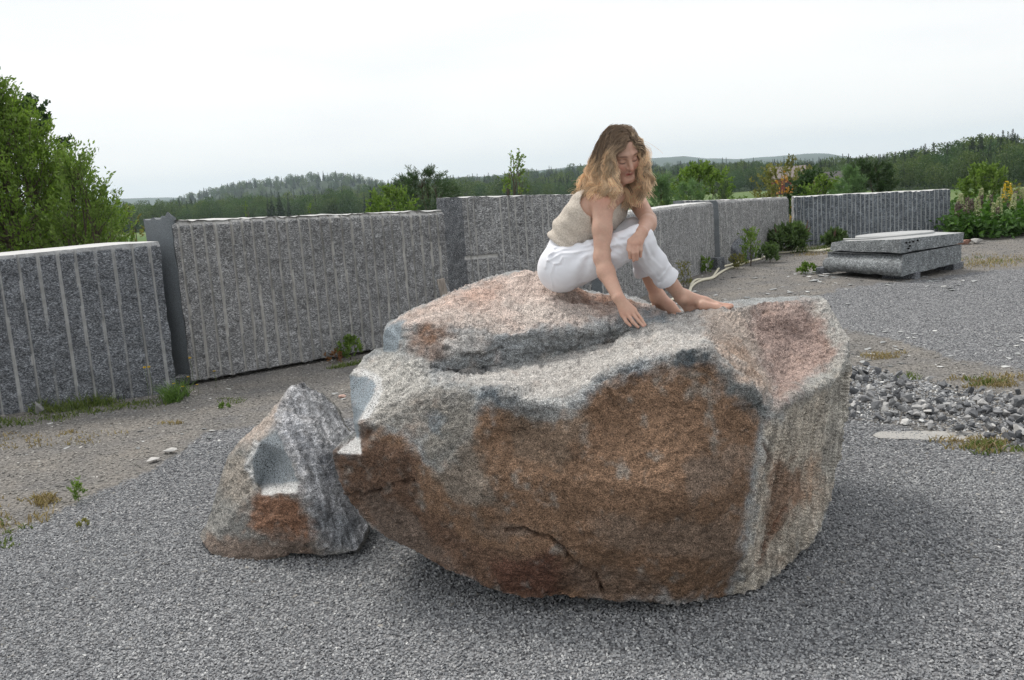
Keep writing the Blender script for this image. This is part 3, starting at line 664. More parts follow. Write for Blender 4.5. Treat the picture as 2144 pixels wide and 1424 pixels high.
    for cr in cracks:
        dm = np.full(len(q), 1e9)
        for (x0, y0), (x1, y1) in zip(cr[0][:-1], cr[0][1:]):
            L2 = (x1-x0)**2+(y1-y0)**2; tt = np.clip(((q[:, 0]-x0)*(x1-x0)+(q[:, 1]-y0)*(y1-y0))/L2, 0, 1); dm = np.minimum(dm, np.hypot(q[:, 0]+5*NZ2[:nf]-x0-tt*(x1-x0), q[:, 1]+5*NZ[:nf]-y0-tt*(y1-y0)))
        g = np.clip(1-dm/cr[1], 0, 1); disp[:nf] -= g*cr[2]; tint[:nf] = tint[:nf]*(1-.75*g[:, None])+np.array(cr[3])*.75*g[:, None]
    Vs = Vs+vn*(disp*(1-.92*swf))[:, None]
    low = Vs[:, 2] < -.03; Vs[low, 2] = -.03
    org = np.array([Vs[:, 0].mean(), Vs[:, 1].mean(), 0]); o = link_mesh(name, Vs-org, F, M_ROCK, None, False, {'tint': tint, 'sawn': swf})
    bm = bmesh.new(); bm.from_mesh(o.data); bmesh.ops.recalc_face_normals(bm, faces=bm.faces[:]); bm.to_mesh(o.data); bm.free()
    sf = np.zeros(len(o.data.polygons), bool); tri = np.array([p.vertices[0] for p in o.data.polygons]); sf[:] = swf[tri] > .5; o.data.polygons.foreach_set('use_smooth', sf); o.location = tuple(org); tag(o, label, 'boulder'); print(name, len(Vs)); return o
PINK = (.53, .435, .385); LIGHT = (.45, .435, .405); GREY = (.30, .31, .31); DGREY = (.15, .175, .195); BROWN = (.205, .128, .082); DBROWN = (.115, .070, .050); SAWN = (.25, .29, .32); PALE = (.55, .55, .54); TAN = (.43, .385, .325); OCH = (.34, .20, .12)
out_main = [(807, 684, 4.15), (818, 677, 4.2), (857, 650, 4.3), (880, 640, 4.35), (930, 617, 4.45), (965, 602, 4.52), (1010, 585, 4.6), (1060, 572, 4.68), (1105, 567, 4.7), (1135, 572, 4.68), (1165, 588, 4.62), (1205, 604, 4.6), (1240, 614, 4.6), (1269, 620, 4.58), (1316, 628, 4.52), (1360, 638, 4.45), (1383, 648, 4.38), (1404, 662, 4.28), (1430, 657, 4.22), (1470, 651, 4.2), (1500, 648, 4.2), (1530, 645, 4.25), (1580, 637, 4.35), (1640, 630, 4.45), (1700, 627, 4.5), (1733, 628, 4.45), (1752, 660, 4.35), (1768, 690, 4.2), (1781, 706, 4.05), (1783, 760, 4.0), (1776, 860, 3.98), (1757, 960, 3.95), (1737, 1050, 3.88), (1712, 1110, 3.8), (1690, 1140, 3.683), (1650, 1180, 3.497), (1600, 1222, 3.38), (1560, 1235, 3.32), (1530, 1246, 3.3), (1450, 1260, 3.2), (1400, 1265, 3.18), (1350, 1262, 3.17), (1300, 1262, 3.18), (1230, 1254, 3.2), (1180, 1248, 3.22), (1100, 1250, 3.25), (1050, 1238, 3.28), (1010, 1225, 3.3), (950, 1200, 3.32), (900, 1175, 3.375), (860, 1150, 3.467), (800, 1122, 3.55), (765, 1095, 3.6), (740, 1060, 3.62), (722, 1035, 3.62), (712, 1010, 3.62), (705, 985, 3.62), (698, 948, 3.6), (743, 917, 3.78), (739, 888, 3.86), (732, 835, 3.98), (729, 788, 4.08), (739, 773, 4.12), (768, 749, 4.16), (801, 738, 4.2), (799, 705, 4.2)]
ch = []
front_edge = [(751, 882, 3.6), (800, 893, 3.54), (830, 880, 3.55), (870, 830, 3.58), (905, 800, 3.6), (960, 820, 3.49), (1000, 813, 3.46), (1040, 812, 3.4), (1080, 832, 3.35), (1120, 843, 3.32), (1180, 850, 3.28), (1215, 835, 3.28), (1240, 815, 3.32), (1262, 790, 3.35), (1300, 768, 3.35), (1340, 753, 3.35), (1400, 742, 3.32), (1430, 735, 3.3), (1460, 729, 3.3), (1485, 735, 3.28), (1500, 750, 3.27), (1530, 780, 3.27), (1570, 812, 3.24), (1600, 842, 3.27), (1617, 864, 3.25)]
ch.append(front_edge)
ch.append([(1617, 864, 3.25), (1628, 845, 3.33), (1660, 832, 3.4), (1700, 818, 3.52), (1755, 790, 3.75), (1770, 745, 3.93), (1781, 706, 4.05)])
ch.append([(1617, 864, 3.25), (1612, 900, 3.22), (1595, 950, 3.2), (1575, 1050, 3.2), (1555, 1150, 3.19), (1530, 1246, 3.303)])
ch.append([(951, 687, 3.9), (990, 697, 3.93), (1034, 707, 3.95), (1093, 699, 3.96), (1152, 691, 3.98), (1196, 696, 3.97), (1240, 691, 3.97), (1275, 679, 3.99), (1308, 677, 3.98), (1331, 687, 3.94), (1345, 688, 3.92)])
ch.append([(901, 790, 3.68), (940, 780, 3.80), (975, 776, 3.86), (1063, 768, 3.95), (1122, 755, 4.0), (1187, 743, 4.02), (1240, 728, 4.03), (1284, 718, 4.02), (1314, 699, 3.97), (1345, 688, 3.92)])
ch.append([(842, 684, 4.0), (900, 681, 3.95), (945, 680, 3.93), (951, 687, 3.9)])
ch.append([(854, 671, 4.08), (842, 684, 4.0), (839, 714, 3.98), (830, 735, 3.98)]); ch.append([(830, 735, 3.98), (801, 738, 4.2)]); ch.append([(854, 671, 4.08), (818, 677, 4.2)])
ch.append([(729, 788, 4.08), (768, 789, 3.95), (785, 799, 3.86), (787, 814, 3.8), (774, 841, 3.72), (760, 864, 3.66), (751, 882, 3.6), (754, 916, 3.7), (761, 950, 3.5)])
ch.append([(743, 917, 3.78), (754, 916, 3.7)]); ch.append([(698, 948, 3.6), (761, 950, 3.5)])
ch.append([(1345, 688, 3.92), (1370, 680, 4.0), (1400, 671, 4.12), (1430, 657, 4.22)])
ch.append([(1550, 643, 4.28), (1555, 665, 4.17), (1575, 700, 4.04), (1590, 745, 3.87), (1607, 800, 3.62), (1617, 864, 3.25)])
ch.append([(1060, 1108, 3.24), (1110, 1112, 3.2), (1150, 1128, 3.17), (1180, 1150, 3.15), (1230, 1195, 3.17), (1265, 1230, 3.19)])
ch.append([(1308, 677, 3.98), (1320, 662, 4.1), (1345, 655, 4.2), (1383, 648, 4.38)])
pm = [(1000, 640, 4.25), (1100, 620, 4.35), (1180, 640, 4.22), (1161, 604, 4.38), (1250, 650, 4.2), (1060, 660, 4.12), (930, 655, 4.12), (1140, 660, 4.1), (1280, 655, 4.18),
      (880, 750, 3.78), (860, 715, 3.92), (850, 800, 3.70), (905, 735, 3.80), (950, 740, 3.80), (1000, 735, 3.86), (900, 710, 3.88), (820, 770, 3.9), (800, 800, 3.82), (815, 850, 3.62),
      (1000, 795, 3.62), (1100, 800, 3.62), (1200, 790, 3.64), (1280, 750, 3.70), (1180, 825, 3.48), (1350, 720, 3.74), (1420, 700, 3.74), (1480, 690, 3.78), (1520, 720, 3.66), (1450, 715, 3.55), (1560, 790, 3.4), (1500, 665, 4.06),
      (1650, 720, 4.14), (1700, 700, 4.22), (1650, 780, 3.88), (1700, 770, 3.96), (1740, 700, 4.14), (1640, 665, 4.24), (1720, 650, 4.34), (1600, 690, 4.2), (1630, 810, 3.62),
      (1300, 880, 3.27), (1200, 1000, 3.14), (1400, 850, 3.24), (1500, 880, 3.2), (1400, 1030, 3.03), (1180, 1100, 3.15), (1000, 1050, 3.27), (1000, 930, 3.36), (900, 950, 3.42), (880, 1050, 3.42), (1500, 1050, 3.06), (1300, 1130, 3.06), (1440, 1160, 3.07), (1100, 900, 3.36), (1100, 1000, 3.22), (780, 1000, 3.52), (820, 960, 3.48), (1080, 1180, 3.20), (1350, 1210, 3.10), (950, 1130, 3.36),
      (1700, 900, 3.66), (1680, 1000, 3.6), (1740, 850, 3.86), (1660, 1100, 3.52), (1710, 1030, 3.74), (1640, 930, 3.38), (1620, 1050, 3.36), (1600, 1150, 3.4), (1330, 668, 4.06), (1370, 664, 4.14)]
Z_brown = [(757, 885), (800, 893), (850, 905), (880, 960), (930, 980), (985, 910), (1010, 850), (1060, 860), (1120, 885), (1200, 870), (1230, 840), (1300, 790), (1350, 770), (1400, 770), (1430, 752), (1480, 752), (1520, 790), (1570, 840), (1600, 870), (1570, 1000), (1545, 1150), (1520, 1250), (1100, 1260), (900, 1180), (720, 1050), (700, 950), (761, 950)]
col_main = [GREY,
    ([(800, 690), (857, 645), (1110, 560), (1420, 640), (1400, 665), (1290, 680), (1040, 705), (945, 685), (850, 680)], PINK),
    ([(960, 690), (1040, 705), (1100, 695), (1000, 660), (900, 660), (860, 650)], (.50, .45, .41), 1, .5),
    ([(1050, 640), (1200, 640), (1260, 670), (1100, 690)], (.52, .47, .43), 1, .6),
    ([(1180, 600), (1340, 625), (1330, 650), (1230, 640)], (.26, .14, .09), 1, .8),
    ([(900, 640), (1000, 600), (1060, 590), (1020, 640)], (.5, .33, .26), 1, .5),
    ([(850, 684), (945, 680), (950, 760), (900, 770), (860, 740)], (.22, .17, .145)), ([(860, 690), (930, 690), (915, 725), (880, 715)], (.20, .115, .075)),
    ([(735, 775), (800, 735), (850, 740), (900, 780), (905, 800), (830, 880), (755, 885)], LIGHT),
    ([(780, 880), (905, 800), (1000, 830), (1000, 900), (900, 960), (850, 900)], (.29, .275, .25)),
    ([(905, 795), (950, 780), (1063, 768), (1187, 743), (1284, 718), (1345, 688), (1430, 657), (1560, 650), (1590, 700), (1610, 860), (1480, 740), (1340, 755), (1240, 815), (1180, 850), (1080, 832), (1000, 815)], (.46, .44, .415)),
    ([(945, 700), (1034, 710), (1093, 699), (1196, 696), (1275, 679), (1331, 687), (1284, 716), (1187, 741), (1122, 753), (1000, 770), (905, 785), (900, 760), (960, 740)], (.27, .285, .295)),
    ([(930, 705), (1030, 712), (1000, 740), (930, 750)], (.42, .40, .38), 1, .8),
    ([(1290, 690), (1300, 665), (1350, 655), (1395, 650), (1410, 665), (1350, 684)], (.17, .20, .22)),
    ([(1480, 650), (1560, 640), (1600, 700), (1615, 860), (1560, 800), (1500, 740), (1470, 700)], (.40, .31, .25), 1, .55), ([(1500, 700), (1560, 740), (1600, 820), (1560, 800), (1520, 750)], OCH, 1, .35),
    ([(1560, 645), (1640, 630), (1735, 630), (1780, 710), (1765, 750), (1620, 860), (1600, 760)], (.36, .27, .235)),
    ([(1600, 660), (1690, 650), (1750, 690), (1720, 750), (1620, 740), (1590, 700)], (.30, .225, .20), 1, .6),
    ([(1690, 628), (1735, 628), (1785, 710), (1780, 790), (1700, 830), (1640, 860), (1690, 800), (1760, 740)], (.36, .36, .34), 1, .8),
    (Z_brown, BROWN),
    ([(760, 890), (870, 950), (880, 1060), (1000, 1140), (1180, 1160), (1260, 1240), (1000, 1230), (850, 1150), (720, 1050), (700, 950)], DBROWN, 1, .6),
    ([(1170, 1150), (1180, 1250), (1050, 1240), (1040, 1180)], (.09, .035, .025), 1, .5),
    ([(885, 860), (990, 850), (985, 940), (1050, 1050), (960, 1060), (900, 980)], (.20, .185, .16), 1, .6),
    ([(1050, 870), (1180, 860), (1230, 850), (1180, 980), (1080, 960)], (.18, .155, .125), 1, .3),
    ([(1430, 980), (1560, 930), (1590, 960), (1450, 1060)], (.19, .17, .15), 1, .3), ([(1230, 1080), (1360, 1100), (1540, 1090), (1530, 1180), (1400, 1160), (1260, 1130)], (.18, .16, .14), 1, .25),
    ([(980, 1090), (1060, 1090), (1120, 1120), (1050, 1130)], (.19, .17, .15), 1, .3), ([(750, 1010), (850, 1060), (960, 1180), (860, 1150), (760, 1090)], (.15, .12, .10), 1, .6),
    ([(1180, 1180), (1300, 1180), (1400, 1230), (1300, 1265), (1230, 1255)], (.17, .13, .105), 1, .35),
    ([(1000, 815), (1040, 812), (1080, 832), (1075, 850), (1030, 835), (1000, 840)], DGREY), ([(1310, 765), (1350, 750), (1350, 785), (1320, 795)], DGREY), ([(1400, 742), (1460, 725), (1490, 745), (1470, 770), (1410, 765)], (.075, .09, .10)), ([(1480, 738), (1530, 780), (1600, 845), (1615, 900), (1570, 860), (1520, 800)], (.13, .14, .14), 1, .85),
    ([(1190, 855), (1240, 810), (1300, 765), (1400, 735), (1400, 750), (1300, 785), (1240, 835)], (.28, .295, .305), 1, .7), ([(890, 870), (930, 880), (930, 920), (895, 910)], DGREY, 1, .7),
    ([(1617, 866), (1660, 834), (1700, 820), (1760, 792), (1785, 720), (1785, 800), (1740, 1050), (1650, 1190), (1530, 1255), (1560, 1150), (1580, 1050), (1600, 950)], TAN),
    ([(1620, 950), (1660, 980), (1680, 1040), (1640, 1070), (1620, 1120), (1590, 1180), (1600, 1100), (1610, 1010)], (.20, .11, .065), 1, .7), ([(1690, 950), (1712, 950), (1700, 1060), (1680, 1060)], OCH, 1, .5),
    ([(1620, 862), (1645, 848), (1640, 870), (1626, 890)], GREY),
    ([(1735, 800), (1770, 760), (1772, 880), (1750, 960), (1720, 1050), (1715, 950)], (.40, .38, .34), 1, .7),
    ([(807, 684), (854, 671), (842, 684), (839, 714), (830, 735), (801, 738), (799, 705)], SAWN, 0),
    ([(729, 788), (768, 789), (785, 799), (787, 814), (774, 841), (760, 864), (751, 882), (754, 916), (743, 917), (739, 888), (732, 835)], SAWN, 0),
    ([(785, 799), (800, 815), (790, 850), (770, 880), (751, 882), (760, 864), (774, 841), (787, 814)], PALE, 0),
    ([(730, 780), (760, 770), (800, 790), (798, 815), (785, 799), (768, 789)], PALE, 0),
    ([(698, 949), (743, 917), (754, 916), (762, 951)], PALE, 0)]
sawn_main = [col_main[-5][0], col_main[-4][0], col_main[-3][0], col_main[-2][0], col_main[-1][0]]
cdt_rock('boulder', 'huge rust-brown and grey granite boulder with a broken hollowed top, the woman sits on it', out_main, pm, ch, col_main, sawn_main, 3.4, ((.28, 3.9, .42), .95), .022, 11, 1, [([(1060, 1108), (1110, 1112), (1150, 1128), (1180, 1150), (1205, 1180), (1240, 1205), (1262, 1235)], 6, .024, (.075, .045, .032)), ([(722, 1036), (790, 1030), (830, 1015), (862, 1005)], 6, .02, (.05, .03, .02)), ([(1640, 1062), (1618, 1100), (1598, 1150), (1588, 1180)], 6, .018, (.13, .045, .02)), ([(1597, 930), (1600, 960), (1590, 1000)], 4, .012, (.09, .04, .03)), ([(1235, 815), (1265, 790)], 6, .015, DGREY), ([(1555, 655), (1575, 690), (1580, 705)], 5, .02, (.12, .12, .12)), ([(905, 770), (960, 783), (1020, 776)], 6, .02, (.08, .08, .085)), ([(930, 735), (1000, 745), (1050, 730)], 6, .018, (.1, .1, .1))], ([(1617, 880), (1700, 830), (1760, 800), (1785, 730), (1785, 800), (1740, 1050), (1650, 1190), (1535, 1250), (1560, 1150), (1590, 950)], P(1700, 820, 3.55), P(1640, 1180, 3.5)), [(740, 900), (1000, 860), (1240, 860), (1400, 770), (1480, 770), (1600, 880), (1760, 800), (1740, 1050), (1530, 1240), (900, 1160)])
out_s = [(616, 805, 4.45), (635, 803, 4.48), (669, 823, 4.53), (697, 848, 4.56), (720, 885, 4.55), (737, 916, 4.52), (752, 980, 4.42), (765, 1050, 4.28), (771, 1104, 4.12), (764, 1123, 4.02), (746, 1157, 3.93), (709, 1163, 3.9), (666, 1163, 3.92), (616, 1160, 3.96), (575, 1172, 3.98), (536, 1183, 4.0), (486, 1175, 4.05), (443, 1163, 4.1), (425, 1138, 4.18), (415, 1123, 4.25), (431, 1098, 4.3), (446, 1052, 4.34), (462, 996, 4.38), (477, 953, 4.42), (502, 922, 4.44), (542, 888, 4.46), (585, 839, 4.46)]
ch_s = [[(616, 805, 4.45), (601, 831, 4.33), (598, 860, 4.26), (582, 903, 4.18), (600, 945, 4.1), (628, 1009, 3.99), (622, 1032, 3.95), (640, 1068, 3.93), (656, 1101, 3.91), (663, 1135, 3.9), (690, 1144, 3.88)],
        [(582, 903, 4.18), (545, 925, 4.22), (528, 965, 4.19), (533, 1008, 4.13), (548, 1038, 4.04), (585, 1034, 3.99), (622, 1032, 3.95)], [(545, 1015, 4.2), (590, 1015, 4.12), (628, 1009, 3.99)], [(545, 1015, 4.2), (548, 1038, 4.04)],
        [(598, 860, 4.26), (640, 890, 4.2), (680, 950, 4.1), (700, 1010, 4.04), (740, 1110, 3.97)], [(601, 831, 4.33), (650, 870, 4.34), (700, 940, 4.3), (740, 1040, 4.2)]]
pt_s = [(575, 965, 4.26), (560, 1000, 4.24), (500, 1000, 4.2), (470, 1100, 4.12), (585, 1100, 3.93), (540, 1120, 3.97), (500, 1060, 4.1), (520, 940, 4.28), (560, 880, 4.38), (650, 1000, 4.02), (620, 930, 4.14), (680, 1060, 3.96), (700, 1110, 3.93), (620, 1130, 3.91)]
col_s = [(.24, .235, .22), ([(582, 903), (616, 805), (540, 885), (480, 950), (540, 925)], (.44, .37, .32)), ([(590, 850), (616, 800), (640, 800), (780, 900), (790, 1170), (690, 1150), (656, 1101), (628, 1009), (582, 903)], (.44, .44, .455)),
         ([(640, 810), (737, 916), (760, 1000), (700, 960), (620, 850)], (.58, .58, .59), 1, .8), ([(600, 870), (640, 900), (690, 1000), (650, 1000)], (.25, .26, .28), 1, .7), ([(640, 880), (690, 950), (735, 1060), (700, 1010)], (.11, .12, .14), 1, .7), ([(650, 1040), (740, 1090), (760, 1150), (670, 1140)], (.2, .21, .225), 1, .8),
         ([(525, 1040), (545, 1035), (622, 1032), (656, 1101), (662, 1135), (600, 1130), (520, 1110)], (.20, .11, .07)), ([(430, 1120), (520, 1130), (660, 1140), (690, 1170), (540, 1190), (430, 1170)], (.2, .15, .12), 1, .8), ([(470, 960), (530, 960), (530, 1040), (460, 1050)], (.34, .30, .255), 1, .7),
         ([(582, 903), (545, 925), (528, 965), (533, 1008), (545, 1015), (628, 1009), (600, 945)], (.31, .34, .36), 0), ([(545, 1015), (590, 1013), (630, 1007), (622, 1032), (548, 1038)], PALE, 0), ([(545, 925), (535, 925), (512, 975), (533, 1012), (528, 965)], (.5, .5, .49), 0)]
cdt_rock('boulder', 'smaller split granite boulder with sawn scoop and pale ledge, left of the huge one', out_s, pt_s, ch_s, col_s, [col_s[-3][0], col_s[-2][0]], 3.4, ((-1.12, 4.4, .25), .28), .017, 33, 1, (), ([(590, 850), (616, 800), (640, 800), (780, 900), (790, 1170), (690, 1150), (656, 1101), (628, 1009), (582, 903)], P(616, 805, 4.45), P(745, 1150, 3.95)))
# ------------------------------------------------------------------ the woman
class Field:
    def __init__(s, lo, hi, h):
        s.lo = np.array(lo, float); s.h = h; s.n = np.ceil((np.array(hi)-s.lo)/h).astype(int)+1; s.D = np.full(tuple(s.n), .2, np.float32)
    def block(s, lo, hi):
        a = np.clip(np.floor((np.array(lo)-s.lo)/s.h).astype(int), 0, s.n-1); b = np.clip(np.ceil((np.array(hi)-s.lo)/s.h).astype(int)+1, 1, s.n)
        g = [(s.lo[i]+s.h*np.arange(a[i], b[i])).astype(np.float32) for i in range(3)]
        return (slice(a[0], b[0]), slice(a[1], b[1]), slice(a[2], b[2])), g[0][:, None, None], g[1][None, :, None], g[2][None, None, :]
    def op(s, prim, k=.01, mode='add', off=0.0, clip=None, marg=.035):
        kind = prim[0]
        if kind == 'c':
            a, b, ra, rb = prim[1:]; a, b = np.array(a, float), np.array(b, float); R = max(ra, rb)+off+k+marg
            lo, hi = np.minimum(a, b)-R, np.maximum(a, b)+R
        else:
            c, ax, r = prim[1:]; R = max(r)+off+k+marg; lo, hi = np.array(c)-R, np.array(c)+R
        sl, X, Y, Z = s.block(lo, hi)
        if 0 in s.D[sl].shape: return
        if kind == 'c':
            ab = b-a; L2 = max(1e-9, ab@ab); t = np.clip(((X-a[0])*ab[0]+(Y-a[1])*ab[1]+(Z-a[2])*ab[2])/L2, 0, 1)
            d = np.sqrt((X-a[0]-t*ab[0])**2+(Y-a[1]-t*ab[1])**2+(Z-a[2]-t*ab[2])**2)-(ra+t*(rb-ra))-off
        else:
            q = [(X-c[0])*ax[i][0]+(Y-c[1])*ax[i][1]+(Z-c[2])*ax[i][2] for i in range(3)]; r = [x+off for x in r]
            k0 = np.sqrt(sum((q[i]/r[i])**2 for i in range(3))); k1 = np.sqrt(sum((q[i]/r[i]**2)**2 for i in range(3)))+1e-9; d = k0*(k0-1)/k1
        if clip is not None:
            for pt, nn in clip: d = np.maximum(d, (X-pt[0])*nn[0]+(Y-pt[1])*nn[1]+(Z-pt[2])*nn[2])
        O = s.D[sl]
        if mode == 'add':
            h = np.maximum(k-np.abs(O-d), 0)/max(k, 1e-6); s.D[sl] = np.minimum(O, d)-h*h*k*.25
        else:
            h = np.maximum(k-np.abs(O+d), 0)/max(k, 1e-6); s.D[sl] = np.maximum(O, -d)+h*h*k*.25
    def cut(s, pt, nn):   # remove the side nn points to
        _, X, Y, Z = s.block(s.lo, s.lo+s.n*s.h)
        s.D = np.maximum(s.D, ((X-pt[0])*nn[0]+(Y-pt[1])*nn[1]+(Z-pt[2])*nn[2]).astype(np.float32))
    def mesh(s):
        D = s.D; ins = D < 0; cnt = np.zeros(tuple(s.n-1), np.int8)
        for i in (0, 1):
            for j in (0, 1):
                for k in (0, 1): cnt += ins[i:s.n[0]-1+i, j:s.n[1]-1+j, k:s.n[2]-1+k]
        act = (cnt > 0) & (cnt < 8); I = np.argwhere(act); idx = np.full(act.shape, -1, np.int32); idx[act] = np.arange(len(I))
        acc = np.zeros((len(I), 3)); nn = np.zeros(len(I)); cor = [(0, 0, 0), (1, 0, 0), (0, 1, 0), (1, 1, 0), (0, 0, 1), (1, 0, 1), (0, 1, 1), (1, 1, 1)]
        vals = [D[I[:, 0]+c[0], I[:, 1]+c[1], I[:, 2]+c[2]] for c in cor]
        for a in range(8):
            for b in range(a+1, 8):
                ca, cb = np.array(cor[a]), np.array(cor[b])
                if np.abs(ca-cb).sum() != 1: continue
                m = (vals[a] < 0) != (vals[b] < 0); t = vals[a][m]/(vals[a][m]-vals[b][m]); acc[m] += ca+(cb-ca)*t[:, None]; nn[m] += 1
        v = s.lo+(I+acc/nn[:, None])*s.h; F = []
        for ax in range(3):
            o1, o2 = (ax+1) % 3, (ax+2) % 3; sa = [slice(None)]*3; sb = [slice(None)]*3; sa[ax] = slice(0, -1); sb[ax] = slice(1, None)
            E = ins[tuple(sa)] != ins[tuple(sb)]; W = np.argwhere(E); W = W[(W[:, o1] > 0) & (W[:, o2] > 0) & (W[:, o1] < s.n[o1]-1) & (W[:, o2] < s.n[o2]-1)]
            def g(d1, d2):
                q = W.copy(); q[:, o1] -= d1; q[:, o2] -= d2; return idx[q[:, 0], q[:, 1], q[:, 2]]
            f = np.stack([g(1, 1), g(0, 1), g(0, 0), g(1, 0)], 1); fl = ins[W[:, 0], W[:, 1], W[:, 2]]; f[~fl] = f[~fl][:, ::-1]; F.append(f)
        F = np.concatenate(F); return v, F[(F >= 0).all(1)]
def smooth_mesh(v, F, it=2, w0=.4):
    e = np.concatenate([F[:, [0, 1]], F[:, [1, 2]], F[:, [2, 3]], F[:, [3, 0]]]); e = np.concatenate([e, e[:, ::-1]])
    deg = np.maximum(1, np.bincount(e[:, 0], minlength=len(v)))[:, None]
    for _ in range(it):
        S = np.stack([np.bincount(e[:, 0], weights=v[e[:, 1], i], minlength=len(v)) for i in range(3)], 1); v = v*(1-w0)+w0*S/deg
    return v
# head frame (camera-aligned vectors)
hF = nrm(V(.37, -.76, -.53)); hR = nrm(V(.92, .27, .27)); hR = nrm(hR-hF*(hR@hF)); hU = np.cross(hR, hF); hU = hU if hU@CU > 0 else -hU
HC = P(1300, 321, 4.24)
def H(r, f, u): return HC+hR*r+hF*f+hU*u
c_ = lambda a, b, ra, rb=None: ('c', P(*a) if len(a) == 3 and a[0] > 50 else a, P(*b) if len(b) == 3 and b[0] > 50 else b, ra, ra if rb is None else rb)
TORSO = [c_((1178, 558, 4.28), (1203, 553, 4.44), .095), c_((1187, 522, 4.33), (1200, 516, 4.43), .086), c_((1191, 508, 4.33), (1206, 503, 4.43), .085), c_((1200, 481, 4.31), (1220, 475, 4.43), .087),
         c_((1228, 449, 4.28), (1254, 440, 4.42), .094), c_((1240, 425, 4.26), (1290, 415, 4.42), .070), c_((1262, 452, 4.26), (1284, 445, 4.40), .052), c_((1240, 465, 4.27), (1262, 458, 4.4), .068), c_((1246, 405, 4.33), (1262, 402, 4.38), .055)]
HIPS = [c_((1173, 565, 4.28), (1173, 565, 4.28), .094), c_((1192, 560, 4.46), (1192, 560, 4.46), .092)]
LEGR = [c_((1180, 563, 4.26), (1262, 535, 4.20), .088, .075), c_((1262, 535, 4.20), (1337, 502, 4.13), .075, .056), c_((1337, 502, 4.13), (1343, 511, 4.13), .055, .052), c_((1345, 515, 4.14), (1370, 552, 4.19), .051, .051), c_((1370, 552, 4.19), (1428, 622, 4.29), .050, .032)]
LEGL = [c_((1205, 555, 4.46), (1270, 512, 4.43), .086, .072), c_((1270, 512, 4.43), (1328, 485, 4.38), .076, .056), c_((1328, 485, 4.38), (1336, 492, 4.38), .054, .052), c_((1338, 500, 4.39), (1350, 545, 4.42), .052, .053), c_((1350, 545, 4.42), (1376, 622, 4.46), .052, .034)]
ARMR = [c_((1263, 426, 4.19), (1263, 426, 4.19), .053), c_((1262, 430, 4.18), (1261, 480, 4.14), .049, .043), c_((1261, 480, 4.14), (1260, 540, 4.10), .043, .035), c_((1260, 540, 4.10), (1269, 570, 4.07), .035, .038), c_((1269, 570, 4.07), (1295, 624, 3.97), .038, .026)]
ARML = [c_((1326, 410, 4.44), (1326, 410, 4.44), .050), c_((1328, 412, 4.43), (1356, 458, 4.26), .047, .037), c_((1357, 462, 4.24), (1356, 470, 4.2), .038, .037), c_((1356, 468, 4.20), (1344, 486, 4.08), .037, .027)]
